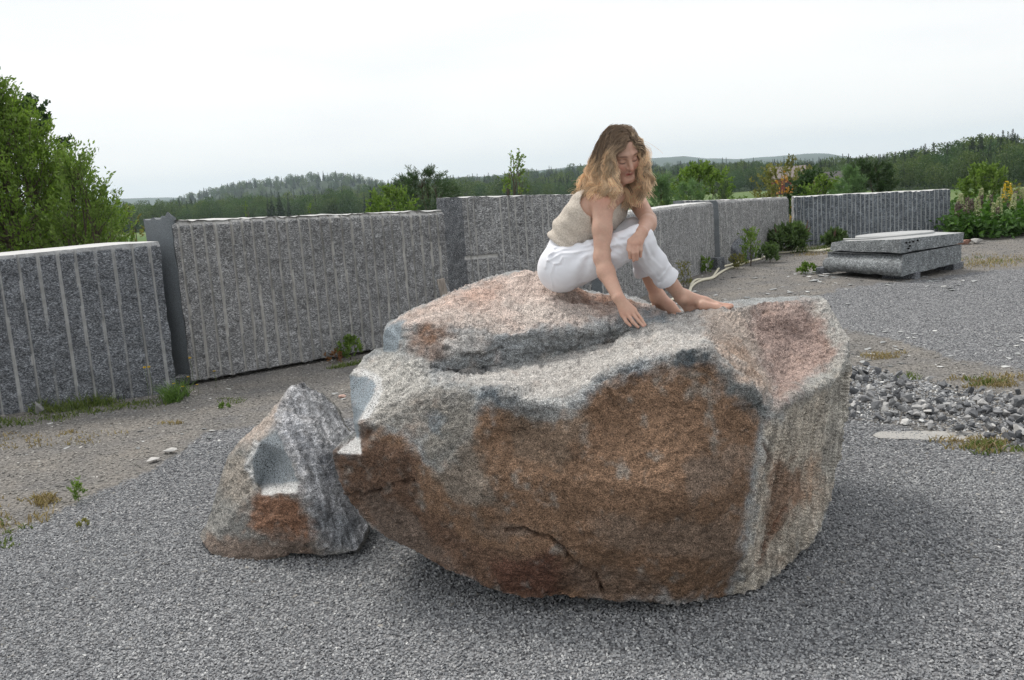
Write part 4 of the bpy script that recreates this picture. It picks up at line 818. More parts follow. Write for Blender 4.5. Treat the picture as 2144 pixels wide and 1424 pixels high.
def body():
    f = Field(P(1105, 640, 4.3)-np.array([0, .58, .16]), P(1545, 250, 4.3)+np.array([0.02, .42, .02]), .003)
    for p in TORSO+HIPS: f.op(p, .03, off=-.004)
    for p in LEGR+LEGL: f.op(p, .02, off=-.003)
    for p in ARMR+ARML: f.op(p, .022)
    f.op(c_((1268, 408, 4.30), (1258, 420, 4.22), .036, .046), .03); f.op(c_((1285, 404, 4.36), (1322, 408, 4.43), .036, .046), .03)   # trapezius
    f.op(c_((1272, 412, 4.34), (1292, 372, 4.29), .052, .050), .02)                                                              # neck
    f.op(c_((1270, 440, 4.21), (1300, 414, 4.30), .02, .018), .03); 
    # head
    ax = (hR, hF, hU)
    f.op(('e', H(0, -.012, .028), ax, (.073, .092, .092)), .02); f.op(('e', H(0, .032, -.035), ax, (.054, .054, .072)), .03); f.op(c_(tuple(H(-.012, .070, -.098)), tuple(H(.012, .070, -.098)), .019), .022)
    f.op(c_(tuple(H(-.046, .005, -.07)), tuple(H(-.018, .058, -.098)), .016), .03); f.op(c_(tuple(H(.046, .005, -.07)), tuple(H(.018, .058, -.098)), .016), .03)
    for s in (-1, 1):
        f.op(('e', H(s*.036, .056, -.033), ax, (.026, .024, .024)), .02); f.op(c_(tuple(H(s*.013, .079, .022)), tuple(H(s*.042, .064, .022)), .013, .010), .014)
        f.op(('e', H(s*.030, .092, -.002), ax, (.018, .020, .012)), .012, 'sub'); f.op(('e', H(s*.030, .0655, -.004), ax, (.0165, .0165, .0145)), .004)
        f.op(('e', H(s*.074, -.012, -.018), ax, (.010, .020, .032)), .006)
    f.op(c_(tuple(H(0, .080, .010)), tuple(H(0, .104, -.034)), .0085, .0105), .010); f.op(c_(tuple(H(-.011, .092, -.037)), tuple(H(.011, .092, -.037)), .0075), .006)
    f.op(c_(tuple(H(-.018, .080, -.0645)), tuple(H(0, .090, -.0610)), .0042, .0062), .005); f.op(c_(tuple(H(.018, .080, -.0645)), tuple(H(0, .090, -.0610)), .0042, .0062), .005)
    f.op(c_(tuple(H(-.015, .080, -.0715)), tuple(H(.015, .080, -.0715)), .0060), .006); f.op(c_(tuple(H(-.014, .0885, -.0675)), tuple(H(.014, .0885, -.0675)), .0016), .003, 'sub')
    f.op(c_(tuple(H(-.012, .083, -.083)), tuple(H(.012, .083, -.083)), .004), .01, 'sub')
    # right hand, flat on the rock, fingers pointing down right
    W = P(1295, 624, 3.97); tipz = 0
    fingers = [((1304, 660, 3.945), (1311, 673, 3.925), (1320, 682, 3.915), .0080), ((1313, 657, 3.94), (1325, 674, 3.915), (1336, 685, 3.905), .0083), ((1321, 653, 3.945), (1336, 671, 3.92), (1347, 683, 3.905), .0081), ((1328, 649, 3.955), (1343, 668, 3.93), (1351, 681, 3.915), .0074)]
    for b, m, t, r in fingers:
        f.op(c_(tuple(W), b, .019, .0125), .012); f.op(c_(b, m, r+.0012, r), .005); f.op(c_(m, t, r, r*.82), .003)
    f.op(c_((1303, 638, 3.975), (1319, 646, 3.985), .015, .012), .01); f.op(c_((1319, 646, 3.985), (1334, 660, 3.965), .0105, .009), .006)
    # left hand hanging over the near knee
    W = P(1344, 487, 4.07); fl = [((1321, 510, 4.045), (1318, 526, 4.03), (1319, 540, 4.035), .0085), ((1328, 511, 4.035), (1326, 530, 4.02), (1327, 545, 4.03), .0090), ((1335, 510, 4.035), (1334, 529, 4.02), (1334, 543, 4.03), .0088), ((1342, 507, 4.04), (1342, 524, 4.03), (1341, 537, 4.04), .0080)]
    for b, m, t, r in fl:
        f.op(c_(tuple(W), b, .020, .0125), .012); f.op(c_(b, m, r+.0012, r), .005); f.op(c_(m, t, r, r*.85), .003)
    f.op(c_((1334, 493, 4.055), (1319, 504, 4.05), .015, .011), .01); f.op(c_((1319, 504, 4.05), (1315, 522, 4.04), .0105, .009), .006)
    # feet
    f.op(c_((1428, 622, 4.29), (1445, 645, 4.31), .035, .028), .02); f.op(c_((1436, 622, 4.285), (1476, 634, 4.29), .033, .027), .02); f.op(c_((1445, 646, 4.31), (1500, 644, 4.27), .026, .020), .02); f.op(c_((1474, 634, 4.30), (1507, 641, 4.30), .027, .019), .02); f.op(c_((1470, 640, 4.25), (1500, 645, 4.25), .024, .016), .02)
    f.op(c_((1431, 628, 4.26), (1431, 628, 4.26), .018), .012)
    for a, b, r in (((1508, 639, 4.315), (1531, 641, 4.31), .0125), ((1508, 641, 4.295), (1528, 643, 4.285), .0100), ((1506, 643, 4.277), (1524, 645, 4.267), .0095), ((1503, 645, 4.262), (1519, 646.5, 4.25), .0090), ((1499, 646, 4.247), (1513, 648, 4.235), .0085)):
        f.op(c_(a, b, r*1.1, r), .005)
    f.op(c_((1376, 622, 4.46), (1378, 640, 4.50), .035, .028), .02); f.op(c_((1378, 620, 4.455), (1404, 643, 4.41), .033, .027), .02); f.op(c_((1380, 642, 4.49), (1412, 656, 4.38), .026, .021), .02); f.op(c_((1402, 642, 4.41), (1420, 657, 4.37), .026, .019), .02)
    f.op(c_((1384, 622, 4.44), (1384, 622, 4.44), .017), .012)
    for a, b, r in (((1420, 656, 4.385), (1438, 664, 4.345), .012), ((1418, 658, 4.37), (1434, 666, 4.33), .0098), ((1415, 659, 4.36), (1429, 667, 4.322), .0092), ((1411, 660, 4.35), (1424, 668, 4.315), .0088)): f.op(c_(a, b, r*1.1, r), .005)
    v, F = f.mesh(); v = smooth_mesh(v, F, 1, .4)
    # skin colours
    t = np.tile(np.array([.56, .345, .26]), (len(v), 1)); d = v-HC; r, ff, uu = d@hR, d@hF, d@hU
    n = fbm(v, 14, 3, 3)[:, None]; t = t*(1+.10*n); t[:, 1:] *= 1-.06*fbm(v, 35, 2, 8)[:, None]
    def blob(cc, rad, cl, a):
        nonlocal t
        w_ = np.exp(-((v-cc)**2).sum(1)/(rad*rad))[:, None]*a; t = t*(1-w_)+np.array(cl)*w_
    blob(H(0, .088, -.067), .010, (.30, .075, .065), .0)
    lip = np.exp(-((r/.019)**4+((uu+.067)/.0075)**4))*(ff > .065); t = t*(1-lip[:, None]*.95)+np.array([.30, .065, .06])*lip[:, None]*.95
    for s in (-1, 1):
        blob(H(s*.038, .08, -.038), .020, (.56, .22, .17), .45)
        br = np.exp(-(((r-s*.030)/.017)**4+((uu-.021+.10*np.abs(r-s*.022)-.002)/.0042)**4))*(ff > .055); t = t*(1-br[:, None]*.8)+np.array([.12, .065, .04])*br[:, None]*.8
        ls = np.exp(-(((r-s*.030)/.0145)**4+((uu+.0125-6.0*(r-s*.030)**2*3)/.0028)**4))*(ff > .055); t = t*(1-ls[:, None]*.9)+np.array([.045, .025, .02])*ls[:, None]*.9
        cr = np.exp(-(((r-s*.030)/.016)**4+((uu-.006+12*(r-s*.030)**2)/.0022)**4))*(ff > .055); t = t*(1-cr[:, None]*.45)+np.array([.20, .09, .065])*cr[:, None]*.45
        blob(H(s*.0075, .094, -.044), .0042, (.10, .035, .03), .9)
    blob(H(0, .11, -.034), .012, (.56, .24, .18), .5)
    for q in [x[2] for x in fingers]+[x[2] for x in fl]: blob(P(*q)-hF*0, .008, (.62, .34, .27), .8)
    for q in [x[0] for x in fingers]+[x[0] for x in fl]: blob(P(*q), .013, (.50, .20, .14), .35)
    blob(P(1262, 415, 4.14), .05, (.60, .24, .16), .35)
    org = P(1185, 605, 4.35); m = Mat('skin', .5, .4); c = m.attr('tint', out='Color'); m.col(m.mix(.35, c, m.ramp(m.noise(90, 4, .6), [(.3, .8), (.7, 1.1)]), 'MULTIPLY'))
    m.b.inputs['Subsurface Weight'].default_value = .12; m.b.inputs['Subsurface Radius'].default_value = (.012, .005, .003); m.b.inputs['Subsurface Scale'].default_value = 1.0
    m.bump(m.noise(260, 3, .6), .15, .002)
    o = link_mesh('person', v-org, F, m.m, None, True, {'tint': t}); o.location = tuple(org); print('body', len(v))
    tag(o, 'barefoot woman with wavy blond hair, beige sleeveless top and white trousers sitting on the boulder', 'person'); return o, org
PERSON, PORG = body()
def cloth(name, f, mat, it=2):
    v, F = f.mesh(); v = smooth_mesh(v, F, it, .4); o = link_mesh(name, v-PORG, F, mat, PERSON, True); print(name, len(v)); return o
def wr(f, fn):
    _, X, Y, Z = f.block(f.lo, f.lo+f.n*f.h); sh = tuple(f.n)
    m = np.argwhere(np.abs(f.D) < .03); p = f.lo+m*f.h; f.D[tuple(m.T)] += fn(p).astype(np.float32)
def top():
    f = Field(P(1120, 540, 4.3)-np.array([0, .3, 0.03]), P(1330, 370, 4.3)+np.array([0.05, .36, .04]), .0035)
    for p in TORSO[1:]: f.op(p, .035, off=.010)
    f.op(c_((1265, 408, 4.28), (1262, 416, 4.25), .045, .045), .02, off=.004); f.op(c_((1290, 404, 4.36), (1312, 406, 4.41), .042, .04), .02, off=.006)
    a, b = P(1150, 512, 4.3), P(1226, 490, 4.3)
    ax_ = nrm(P(1240, 430, 4.35)-P(1195, 515, 4.38)); base = P(1193, 518, 4.38)
    def w1(p):
        s = (p-base)@ax_; q = p-base; q = q-np.outer(s, ax_); ang = np.arctan2(q@CU, q@CR)
        fold = np.sin((s+.018*np.sin(ang*2)+.02*fbm(p, 9, 2, 61))*115)*.0052*np.exp(-(np.maximum(s-.01, 0)/.085)**2)
        big = .004*fbm(p, 11, 3, 62)*np.exp(-(np.maximum(s, 0)/.12)**2)
        diag = np.sin((p@nrm(V(.6, 0, 1.0)))*85+3*fbm(p, 6, 2, 63))*.0022
        return -(fold+big+diag)-.004*np.exp(-(np.maximum(s, 0)/.05)**2)
    wr(f, w1)
    for p, o_ in ((c_((1258, 420, 4.12), (1247, 424, 4.20), .074, .070), 0), (c_((1330, 410, 4.52), (1330, 412, 4.42), .060, .056), 0)): f.op(p, .004, 'sub')
    f.op(c_((1262, 428, 4.19), (1261, 500, 4.13), .056, .05), .004, 'sub')
    f.op(c_((1283, 385, 4.30), (1284, 398, 4.28), .064, .050), .004, 'sub'); f.op(c_((1288, 396, 4.24), (1288, 444, 4.17), .040, .010), .003, 'sub')
    f.cut(P(1193, 517, 4.38), -nrm(P(1240, 430, 4.35)-P(1188, 517, 4.38)))
    m = Mat('beige_knit', .95, .1); n = m.noise(160, 4, .75); c = m.ramp(n, [(.3, (.42, .35, .285)), (.5, (.64, .565, .48)), (.7, (.82, .75, .67))]); m.col(m.mix(.35, c, m.ramp(m.noise(22, 3), [(.35, .75), (.65, 1.1)]), 'MULTIPLY')); m.bump(n, .8, .006)
    m.b.inputs['Sheen Weight'].default_value = .3
    cloth('tank_top', f, m.m, 2)
def trousers():
    f = Field(P(1115, 625, 4.3)-np.array([0, .42, 0.02]), P(1425, 445, 4.3)+np.array([0.02, .40, .04]), .003)
    for p in TORSO[:2]+HIPS: f.op(p, .04, off=.009)
    f.cut(P(1193, 512, 4.38), nrm(P(1240, 430, 4.35)-P(1188, 517, 4.38)))
    kR = (P(1397, 586, 4.235), nrm(P(1428, 622, 4.29)-P(1368, 552, 4.19))); kL = (P(1356, 572, 4.44), nrm(P(1376, 622, 4.46)-P(1350, 545, 4.42)))
    for leg, (cp, cn) in ((LEGR, kR), (LEGL, kL)):
        for p in leg[:3]: f.op(p, .03, off=.009)
        f.op(leg[3], .03, off=.009)
        a, b, ra, rb = leg[4][1:]; e = a+(b-a)*.75
        f.op(('c', a, e, ra+.007, ra+.009), .012, clip=[(cp, cn)])
        mid = cp-cn*.022; f.op(('c', mid, cp+cn*.02, ra+.012, ra+.012), .001, clip=[(cp, cn), (cp-cn*.047, -cn)])
    def w1(p):
        d = p-P(1235, 560, 4.25); hip = np.exp(-((p-P(1232, 535, 4.3))**2).sum(1)/.09**2)
        x = p@CR; z = p@CU; x0 = P(1235, 525, 4.2)@CR; z0 = P(1235, 525, 4.2)@CU; rr = np.hypot(x-x0, z-z0); an = np.arctan2(z-z0, x-x0)
        fold = np.sin(an*8+3*fbm(p, 8, 2, 90))*.0052*np.exp(-((rr-.08)/.07)**2)*np.clip(rr/.05-.3, 0, 1)
        kn = np.exp(-((p-P(1325, 535, 4.14))**2).sum(1)/.08**2)*np.sin((p@nrm(V(.5, .2, .9)))*120+2*fbm(p, 10, 2, 92))*.004
        lon = np.exp(-((p-P(1300, 500, 4.15))**2).sum(1)/.12**2)*np.sin((p@nrm(V(.35, .1, -.9)))*140+3*fbm(p, 7, 2, 93))*.0028
        sh = np.sin((p@nrm(V(.8, .2, -.5)))*45+4*fbm(p, 6, 3, 95))*.0030*np.clip(((p-P(1330, 520, 4.2))@CR)/.1, 0, 1)
        dd = p-CP; dz = dd@CF; sx = IW/2+(dd@CR)/dz*FPX; sy = IH/2-(dd@CU)/dz*FPX; ridge = 0
        def line(pts, wd, am):
            dm = np.full(len(p), 1e9)
            for (x0, y0), (x1, y1) in zip(pts[:-1], pts[1:]):
                L2 = (x1-x0)**2+(y1-y0)**2; t = np.clip(((sx-x0)*(x1-x0)+(sy-y0)*(y1-y0))/L2, 0, 1); dm = np.minimum(dm, np.hypot(sx-x0-t*(x1-x0), sy-y0-t*(y1-y0)))
            return am*np.exp(-(dm/wd)**2)*(p[:, 1] < 4.30)
        for pts, wd, am in (([(1143, 516), (1190, 520), (1240, 508)], 3, .003), ([(1146, 545), (1160, 553), (1172, 551), (1177, 538)], 2.2, .004), ([(1160, 553), (1152, 575), (1157, 600)], 2, .0035),
              ([(1150, 532), (1180, 522), (1215, 520), (1238, 512)], 3.5, .006), ([(1148, 545), (1175, 530), (1205, 528), (1236, 522)], 3, .005), ([(1160, 520), (1146, 540), (1142, 560)], 3, .004),
              ([(1285, 500), (1305, 520), (1318, 545)], 4, .006), ([(1275, 520), (1300, 532), (1322, 556)], 3.5, .006), ([(1295, 495), (1330, 505), (1345, 530)], 4, .005), ([(1270, 505), (1300, 498), (1335, 485)], 4, .006), ([(1350, 510), (1362, 540), (1385, 562)], 4, .005), ([(1325, 540), (1345, 562), (1378, 585)], 4, .005),
              ([(1338, 520), (1352, 555), (1372, 575)], 3.5, .004), ([(1215, 540), (1250, 530), (1285, 512)], 5, .004), ([(1375, 590), (1392, 572), (1402, 556)], 2, .003), ([(1195, 600), (1235, 588), (1262, 570)], 4, .003)):
            ridge = ridge+line(pts, wd, am)-line([(a+5, b+4) for a, b in pts], wd*1.3, am*.6)
        return -(fold+kn+lon+sh+ridge+.004*fbm(p, 9, 4, 94))
    wr(f, w1)
    for leg, (cp, cn) in ((LEGR, kR), (LEGL, kL)):
        a, b, ra, rb = leg[4][1:]; f.op(('c', cp+cn*.012, cp+cn*.05, ra-.003, ra+.002), .002, 'sub')
    m = Mat('white_cotton', .8, .2); n = m.noise(240, 2); m.col(m.mix(.3, (.80, .81, .86), m.ramp(m.noise(14, 4), [(.3, .85), (.7, 1.0)]), 'MULTIPLY')); m.bump(n, .12, .002)
    m.b.inputs['Sheen Weight'].default_value = .2
    o = cloth('trousers', f, m.m, 2); o['label'] = 'white cropped cotton trousers with turned up cuffs'
    # belt loop, pocket flap and side seam as sewn-on pieces
    mb = MB(); 
    q = P(1171, 553, 4.14); 
    return o
top(); trousers()
# hair: guide strands falling from the scalp, each guide carries a lock of curly strands
def hair():
    r = np.random.default_rng(5); G_, NS, NSEG = 330, 40, 20
    gs = []
    while len(gs) < G_:
        d = nrm(r.normal(size=3)); rr, ff, uu = d
        if uu < -.25: continue
        if ff > .35 and uu < .62: continue
        if ff > .05 and uu < .35: continue
        if abs(rr) > .9 and uu < 0 and ff > 0: continue
        gs.append(d)
    gs = np.array(gs); skull = lambda d, k=1.0: HC+hF*-.012+hU*.028+(d[:, :1]*hR*.073+d[:, 1:2]*hF*.091+d[:, 2:]*hU*.089)*k
    p = skull(gs, 1.0); nor = gs[:, :1]*hR+gs[:, 1:2]*hF+gs[:, 2:]*hU; part = .15
    side = np.where(gs[:, 0] > part, 1.0, -1.0)
    vel = nor*.12+side[:, None]*hR*.30-hF*.25*(gs[:, 1:2] > 0); vel = vel/np.linalg.norm(vel, axis=1)[:, None]
    g = np.array([0, 0, -1.0]); L_ = r.uniform(.235, .31, G_); L_[side > 0] *= 1.08; path = [p.copy()]; ds = L_/NSEG
    left = side < 0; backness = np.clip(-gs[:, 1], 0, 1)
    balls = [(P(1262, 420, 4.22), .075), (P(1245, 430, 4.33), .112), (P(1270, 415, 4.33), .085), (P(1300, 408, 4.40), .075), (P(1225, 455, 4.35), .125), (P(1284, 400, 4.31), .060), (P(1326, 412, 4.44), .060)]
    drift = np.where(left[:, None], -CR*.33*(.10+backness[:, None])-CF*.0, -CR*.24-CF*.02)
    nz_ = r.normal(size=(G_, 3))*.06
    for k in range(NSEG):
        t = k/NSEG; pull = .42+.1*t
        vel = vel*(1-pull)+(g+drift*(1.25-.2*t)+nz_)*pull; vel /= np.linalg.norm(vel, axis=1)[:, None]; p = p+vel*ds[:, None]
        d = p-HC; lr, lf, lu = d@hR, d@hF+.012, d@hU-.028; q = np.sqrt((lr/.078)**2+(lf/.096)**2+(lu/.093)**2)
        m = q < 1; c0 = HC-hF*.012+hU*.028; p[m] = c0+(p[m]-c0)/q[m][:, None]
        q = np.sqrt((lr/.074)**2+((lf-.04)/.075)**2+((lu+.075)/.10)**2); m = q < 1; c0 = HC+hF*.028-hU*.047; p[m] = c0+(p[m]-c0)/np.maximum(q[m], .3)[:, None]
        # keep the face clear
        d = p-HC; lr, lf, lu = d@hR, d@hF, d@hU; m = (lf > .02) & (lu < .062) & (lu > -.16); lim = np.where(left, .084, .078); need = np.where(side > 0, lim, -lim)
        bad = m & (np.abs(lr) < lim); p[bad] += hR*((need-lr)[bad][:, None])*.7
        for c, rad in balls:
            dd = p-c; l = np.linalg.norm(dd, axis=1); m = l < rad; p[m] = c+dd[m]/l[m][:, None]*rad
        path.append(p.copy())
    path = np.array(path)  # seg, guide, 3
    T = np.gradient(path, axis=0); T /= np.linalg.norm(T, axis=2)[:, :, None]; A = np.cross(T, np.array([.2, .9, .3])); A /= np.linalg.norm(A, axis=2)[:, :, None]; B = np.cross(T, A)
    tt = np.linspace(0, 1, NSEG+1)[:, None]; vs = []; tn = []; fs = []; base = 0
    for gi in range(G_):
        n = NS if gi % 14 else 8; ph0 = r.uniform(0, 6.28); fr = r.uniform(1.7, 3.0); am = r.uniform(.009, .019); wild = gi % 14 == 0; sgn = r.choice([-1, 1])
        off = r.normal(size=(n, 2))*.0048; ph = ph0+r.normal(size=n)*(.10 if not wild else .9); la = r.normal(size=n)*.0016*(2.2 if wild else 1)
        ln = np.clip(r.uniform(.88, 1.03, n), 0, 1); tone = np.clip(r.normal(.5, .26)+r.normal(0, .10, n), 0, 1)  # tone per lock paints depth shading between locks into the hair colour
        for j in range(n):
            t = tt[:, 0]*ln[j]; x = t*NSEG; i0 = np.minimum(x.astype(int), NSEG-1); f_ = (x-i0)[:, None]
            lerp = lambda Z: Z[i0, gi]*(1-f_)+Z[i0+1, gi]*f_
            c = lerp(path); a, b = lerp(A), lerp(B); amp = am*np.clip((t-.25)/.5, 0, 1); an = ph[j]+sgn*t*fr*6.283
            sp = (1.05-.85*t**1.3)[:, None]; q = c+a*(off[j, 0]*sp+(amp*np.cos(an))[:, None])+b*(off[j, 1]*sp+(amp*np.sin(an))[:, None])+a*(la[j]*t*t*8)[:, None]
            rad = (.00115*(1-.55*t))[:, None]
            tg = np.gradient(q, axis=0); tg /= np.linalg.norm(tg, axis=1)[:, None]; s1 = np.cross(tg, CF); s1 /= np.maximum(1e-6, np.linalg.norm(s1, axis=1))[:, None]; s2 = np.cross(tg, s1)
            ring = np.stack([q+s1*rad, q-s1*rad*.5+s2*rad*.87, q-s1*rad*.5-s2*rad*.87], 1).reshape(-1, 3); vs.append(ring)
            m = NSEG+1; bl = np.clip((t-.22)/.5, 0, 1); dark = np.array([.23, .16, .105]); gold = np.array([.92, .69, .46]); cl = dark*(1-bl[:, None])+gold*bl[:, None]; cl = cl*(.45+1.1*tone[j])
            tn.append(np.repeat(cl, 3, 0)); a0 = base+np.arange(m-1)*3
            for k in range(3): k2 = (k+1) % 3; fs.append(np.stack([a0+k, a0+k2, a0+3+k2, a0+3+k], 1))
            base += m*3
    v = np.concatenate(vs); m = Mat('hair', .42, .5); m.col(m.attr('tint', out='Color'))
    o = link_mesh('hair', v-PORG, np.concatenate(fs), m.m, PERSON, True, {'tint': np.concatenate(tn)}); o['label'] = 'shoulder length wavy hair, brown at the crown and blond at the ends'
    # scalp cap so no skin shows through
    f = Field(HC-.17, HC+.17, .004); ax = (hR, hF, hU)
    f.op(('e', H(0, -.014, .030), ax, (.077, .094, .096)), .001); f.cut(H(0, .050, .066), nrm(hF*.75-hU*.75)); f.cut(H(0, .02, -.03), nrm(hF*.6-hU*.8))
    vv, FF = f.mesh(); sc = simple('scalp_hair', (.085, .055, .035), .8, .4, 120); o2 = link_mesh('scalp_hair', vv-PORG, FF, sc, PERSON, True); print('hair', len(v))
hair()
# ------------------------------------------------------------------ vegetation near the wall
def tree_mesh(axis_pts, prof_, nshoot, slen, nleaf, ll, lw, seed, up=.75, clump=1.0, flat=1.0, stems=5, inner=.35, droop=0.0):
    """axis_pts: base and top (world, relative to base); prof_(h)-> (radius, cx offset); returns wood MB and leaf arrays"""
    global rng
    r = np.random.default_rng(seed); rng = r; Hh = axis_pts; wood = MB(); C = []; D = []; T = []; L0 = []
    # stems
    st = []
    for s in range(stems):
        a = r.uniform(0, 6.28); hh = r.uniform(.7, 1.0) if s else .97; n = 9; pts = []
        for i in range(n):
            h = i/(n-1)*hh; R, cx = prof_(h); q = .55*R*(i/(n-1)) if s else 0
            pts.append([cx+q*math.cos(a)+r.normal()*.02*Hh*.1, q*flat*math.sin(a)+r.normal()*.02*Hh*.1, h*Hh])
        pts = np.array(pts); pts[0] = [r.normal()*.05*Hh*.1, r.normal()*.03*Hh*.1, -.05]; st.append(pts); wood.tube(pts, np.linspace(.022, .004, n)*Hh*.55, 6)
    allst = np.concatenate(st)
    k = 0; tries = 0
    while k < nshoot and tries < nshoot*8:
        tries += 1; h = r.uniform(.04, 1)**.85; R, cx = prof_(h)
        if R <= 0: continue
        a = r.uniform(0, 6.28); q = R*(inner+(1-inner)*r.random()**.5)
        p = np.array([cx+q*math.cos(a), q*math.sin(a)*flat, h*Hh])
        if fbm(p[None], 2.6/Hh*3.2*clump, 2, seed)[0] < -.22 and q > .5*R: continue
        k += 1; out_ = np.array([math.cos(a), math.sin(a)*flat, 0.0])*(.75*(q/max(R, .01)))
        d = nrm(out_+np.array([0, 0, up])+r.normal(size=3)*.25); ln = slen*r.uniform(.6, 1.25); e = p+d*ln+np.array([0, 0, -droop*ln])
        j = np.argmin(((allst-(p-[0, 0, .12*Hh]))**2).sum(1)); w0 = allst[j]
        if k % 3 == 0: wood.tube([w0, (w0+p)/2+r.normal(size=3)*.02*Hh*.2, p, e], [.0036*Hh, .0026*Hh, .0018*Hh, .0005*Hh], 3)
        elif k % 3 == 1: wood.tube([p, e], [.0012*Hh, .0004*Hh], 3)
        t = r.random(nleaf); c = p+(e-p)*t[:, None]+r.normal(size=(nleaf, 3))*ln*.06
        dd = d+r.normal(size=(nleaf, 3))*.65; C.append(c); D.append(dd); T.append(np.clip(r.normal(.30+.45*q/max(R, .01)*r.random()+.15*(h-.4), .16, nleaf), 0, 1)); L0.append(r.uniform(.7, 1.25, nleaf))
    C = np.concatenate(C); D = np.concatenate(D); T = np.concatenate(T); L0 = np.concatenate(L0)
    v, f, tt = leaves(C, D, ll*L0, lw*L0, None, T); return wood, v, f, tt
def place_tree(name, base, label, cat, wood, v, f, tt, mat, group=None, trunk='trunk', crown='crown'):
    e = empty(name, base); wood.build(trunk, M_BARK, e, True); link_mesh(crown, v, f, mat, e, False, {'tone': tt}); tag(e, label, cat, group); return e
M_LEAFA = leaf_mat('willow_leaves', (.08, .15, .025), (.28, .40, .08), .4)
M_LEAFB = leaf_mat('dark_leaves', (.025, .055, .018), (.075, .14, .05), .25)
M_LEAFC = leaf_mat('young_leaves', (.08, .15, .03), (.26, .36, .09), .4)
M_PINE = leaf_mat('pine_needles', (.03, .06, .025), (.09, .15, .06), .2)
M_PINEY = leaf_mat('young_pine_needles', (.09, .17, .07), (.20, .32, .14), .25)
def PB(px, Y, dz=0): # ground point
    q = gx(px, Y); return np.array([q[0], q[1], float(terr(np.array([q[0]]), np.array([q[1]]))[0])+dz])
def lathe(ks): # ks: list of (h, R, cx)
    ks = np.array(ks); return lambda h: (float(np.interp(h, ks[:, 0], ks[:, 1])), float(np.interp(h, ks[:, 0], ks[:, 2])))
# big willow bush left (about 12 m away)
b = np.array([*gx(60, 12.0), 0.0])
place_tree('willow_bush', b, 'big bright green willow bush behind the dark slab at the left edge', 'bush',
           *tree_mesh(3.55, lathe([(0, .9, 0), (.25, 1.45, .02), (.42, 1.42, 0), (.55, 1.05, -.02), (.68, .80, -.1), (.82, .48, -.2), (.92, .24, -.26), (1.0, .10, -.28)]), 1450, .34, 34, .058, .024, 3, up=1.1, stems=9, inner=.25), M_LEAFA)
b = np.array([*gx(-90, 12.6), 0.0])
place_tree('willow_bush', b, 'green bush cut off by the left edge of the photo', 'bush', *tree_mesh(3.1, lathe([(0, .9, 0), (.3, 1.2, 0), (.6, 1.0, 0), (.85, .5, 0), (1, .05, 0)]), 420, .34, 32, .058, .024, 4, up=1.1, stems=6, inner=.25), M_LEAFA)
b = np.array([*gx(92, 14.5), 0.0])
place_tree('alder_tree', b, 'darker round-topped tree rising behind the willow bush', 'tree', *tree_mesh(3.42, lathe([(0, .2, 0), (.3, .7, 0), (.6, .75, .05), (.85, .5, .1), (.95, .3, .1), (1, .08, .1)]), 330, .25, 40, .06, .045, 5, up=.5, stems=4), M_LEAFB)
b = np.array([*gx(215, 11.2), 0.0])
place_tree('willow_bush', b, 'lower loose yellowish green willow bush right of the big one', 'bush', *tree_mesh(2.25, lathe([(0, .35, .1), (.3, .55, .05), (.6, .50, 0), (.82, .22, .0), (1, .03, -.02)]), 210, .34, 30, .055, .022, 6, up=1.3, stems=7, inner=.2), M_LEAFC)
# trees seen over the wall
def mid(name, px, Y, h, R, label, cat, mat, seed, n=170, ll=.16, lw=.10, slen=.5, up=.6, shape=None, base=None, nleaf=26, inner=.35, stems=4):
    B = PB(px, Y); B[2] = B[2] if base is None else base
    sh = shape or [(0, .25, 0), (.2, .75, 0), (.5, 1, 0), (.8, .65, 0), (1, .08, 0)]
    return place_tree(name, B, label, cat, *tree_mesh(h, lathe([(a, b_*R, c*R) for a, b_, c in sh]), n, slen, nleaf, ll, lw, seed, up=up, inner=inner, stems=stems), mat)
def hfor(px, py, Y):  # height of a plant standing at column px whose top reaches row py
    B = PB(px, Y); return P(px, py, Y)[2]-B[2]
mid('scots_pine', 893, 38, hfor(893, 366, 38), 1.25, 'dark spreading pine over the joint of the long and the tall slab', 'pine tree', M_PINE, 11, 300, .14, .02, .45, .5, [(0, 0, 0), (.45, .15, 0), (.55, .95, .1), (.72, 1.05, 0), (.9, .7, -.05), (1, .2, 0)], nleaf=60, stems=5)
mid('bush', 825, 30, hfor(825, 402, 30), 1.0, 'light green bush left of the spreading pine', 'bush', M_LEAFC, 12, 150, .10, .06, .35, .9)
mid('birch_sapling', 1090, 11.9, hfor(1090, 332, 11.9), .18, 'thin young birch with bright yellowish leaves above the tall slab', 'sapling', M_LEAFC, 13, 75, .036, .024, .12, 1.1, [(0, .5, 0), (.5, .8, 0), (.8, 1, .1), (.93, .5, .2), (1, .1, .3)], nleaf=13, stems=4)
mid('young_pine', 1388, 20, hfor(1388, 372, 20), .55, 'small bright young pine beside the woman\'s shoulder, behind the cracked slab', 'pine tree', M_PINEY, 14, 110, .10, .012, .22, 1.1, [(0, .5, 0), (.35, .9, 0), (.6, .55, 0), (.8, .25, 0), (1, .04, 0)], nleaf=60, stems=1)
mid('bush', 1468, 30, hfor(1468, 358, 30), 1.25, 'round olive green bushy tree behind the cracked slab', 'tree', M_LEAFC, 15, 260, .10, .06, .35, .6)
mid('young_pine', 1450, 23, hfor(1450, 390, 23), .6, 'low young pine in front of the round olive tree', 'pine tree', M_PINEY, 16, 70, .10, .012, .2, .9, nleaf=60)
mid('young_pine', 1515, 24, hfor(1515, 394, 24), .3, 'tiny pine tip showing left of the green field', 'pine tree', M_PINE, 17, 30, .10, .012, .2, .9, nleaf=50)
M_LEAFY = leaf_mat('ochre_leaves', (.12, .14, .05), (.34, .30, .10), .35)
M_LEAFO = leaf_mat('orange_leaves', (.35, .13, .03), (.60, .35, .06), .35)
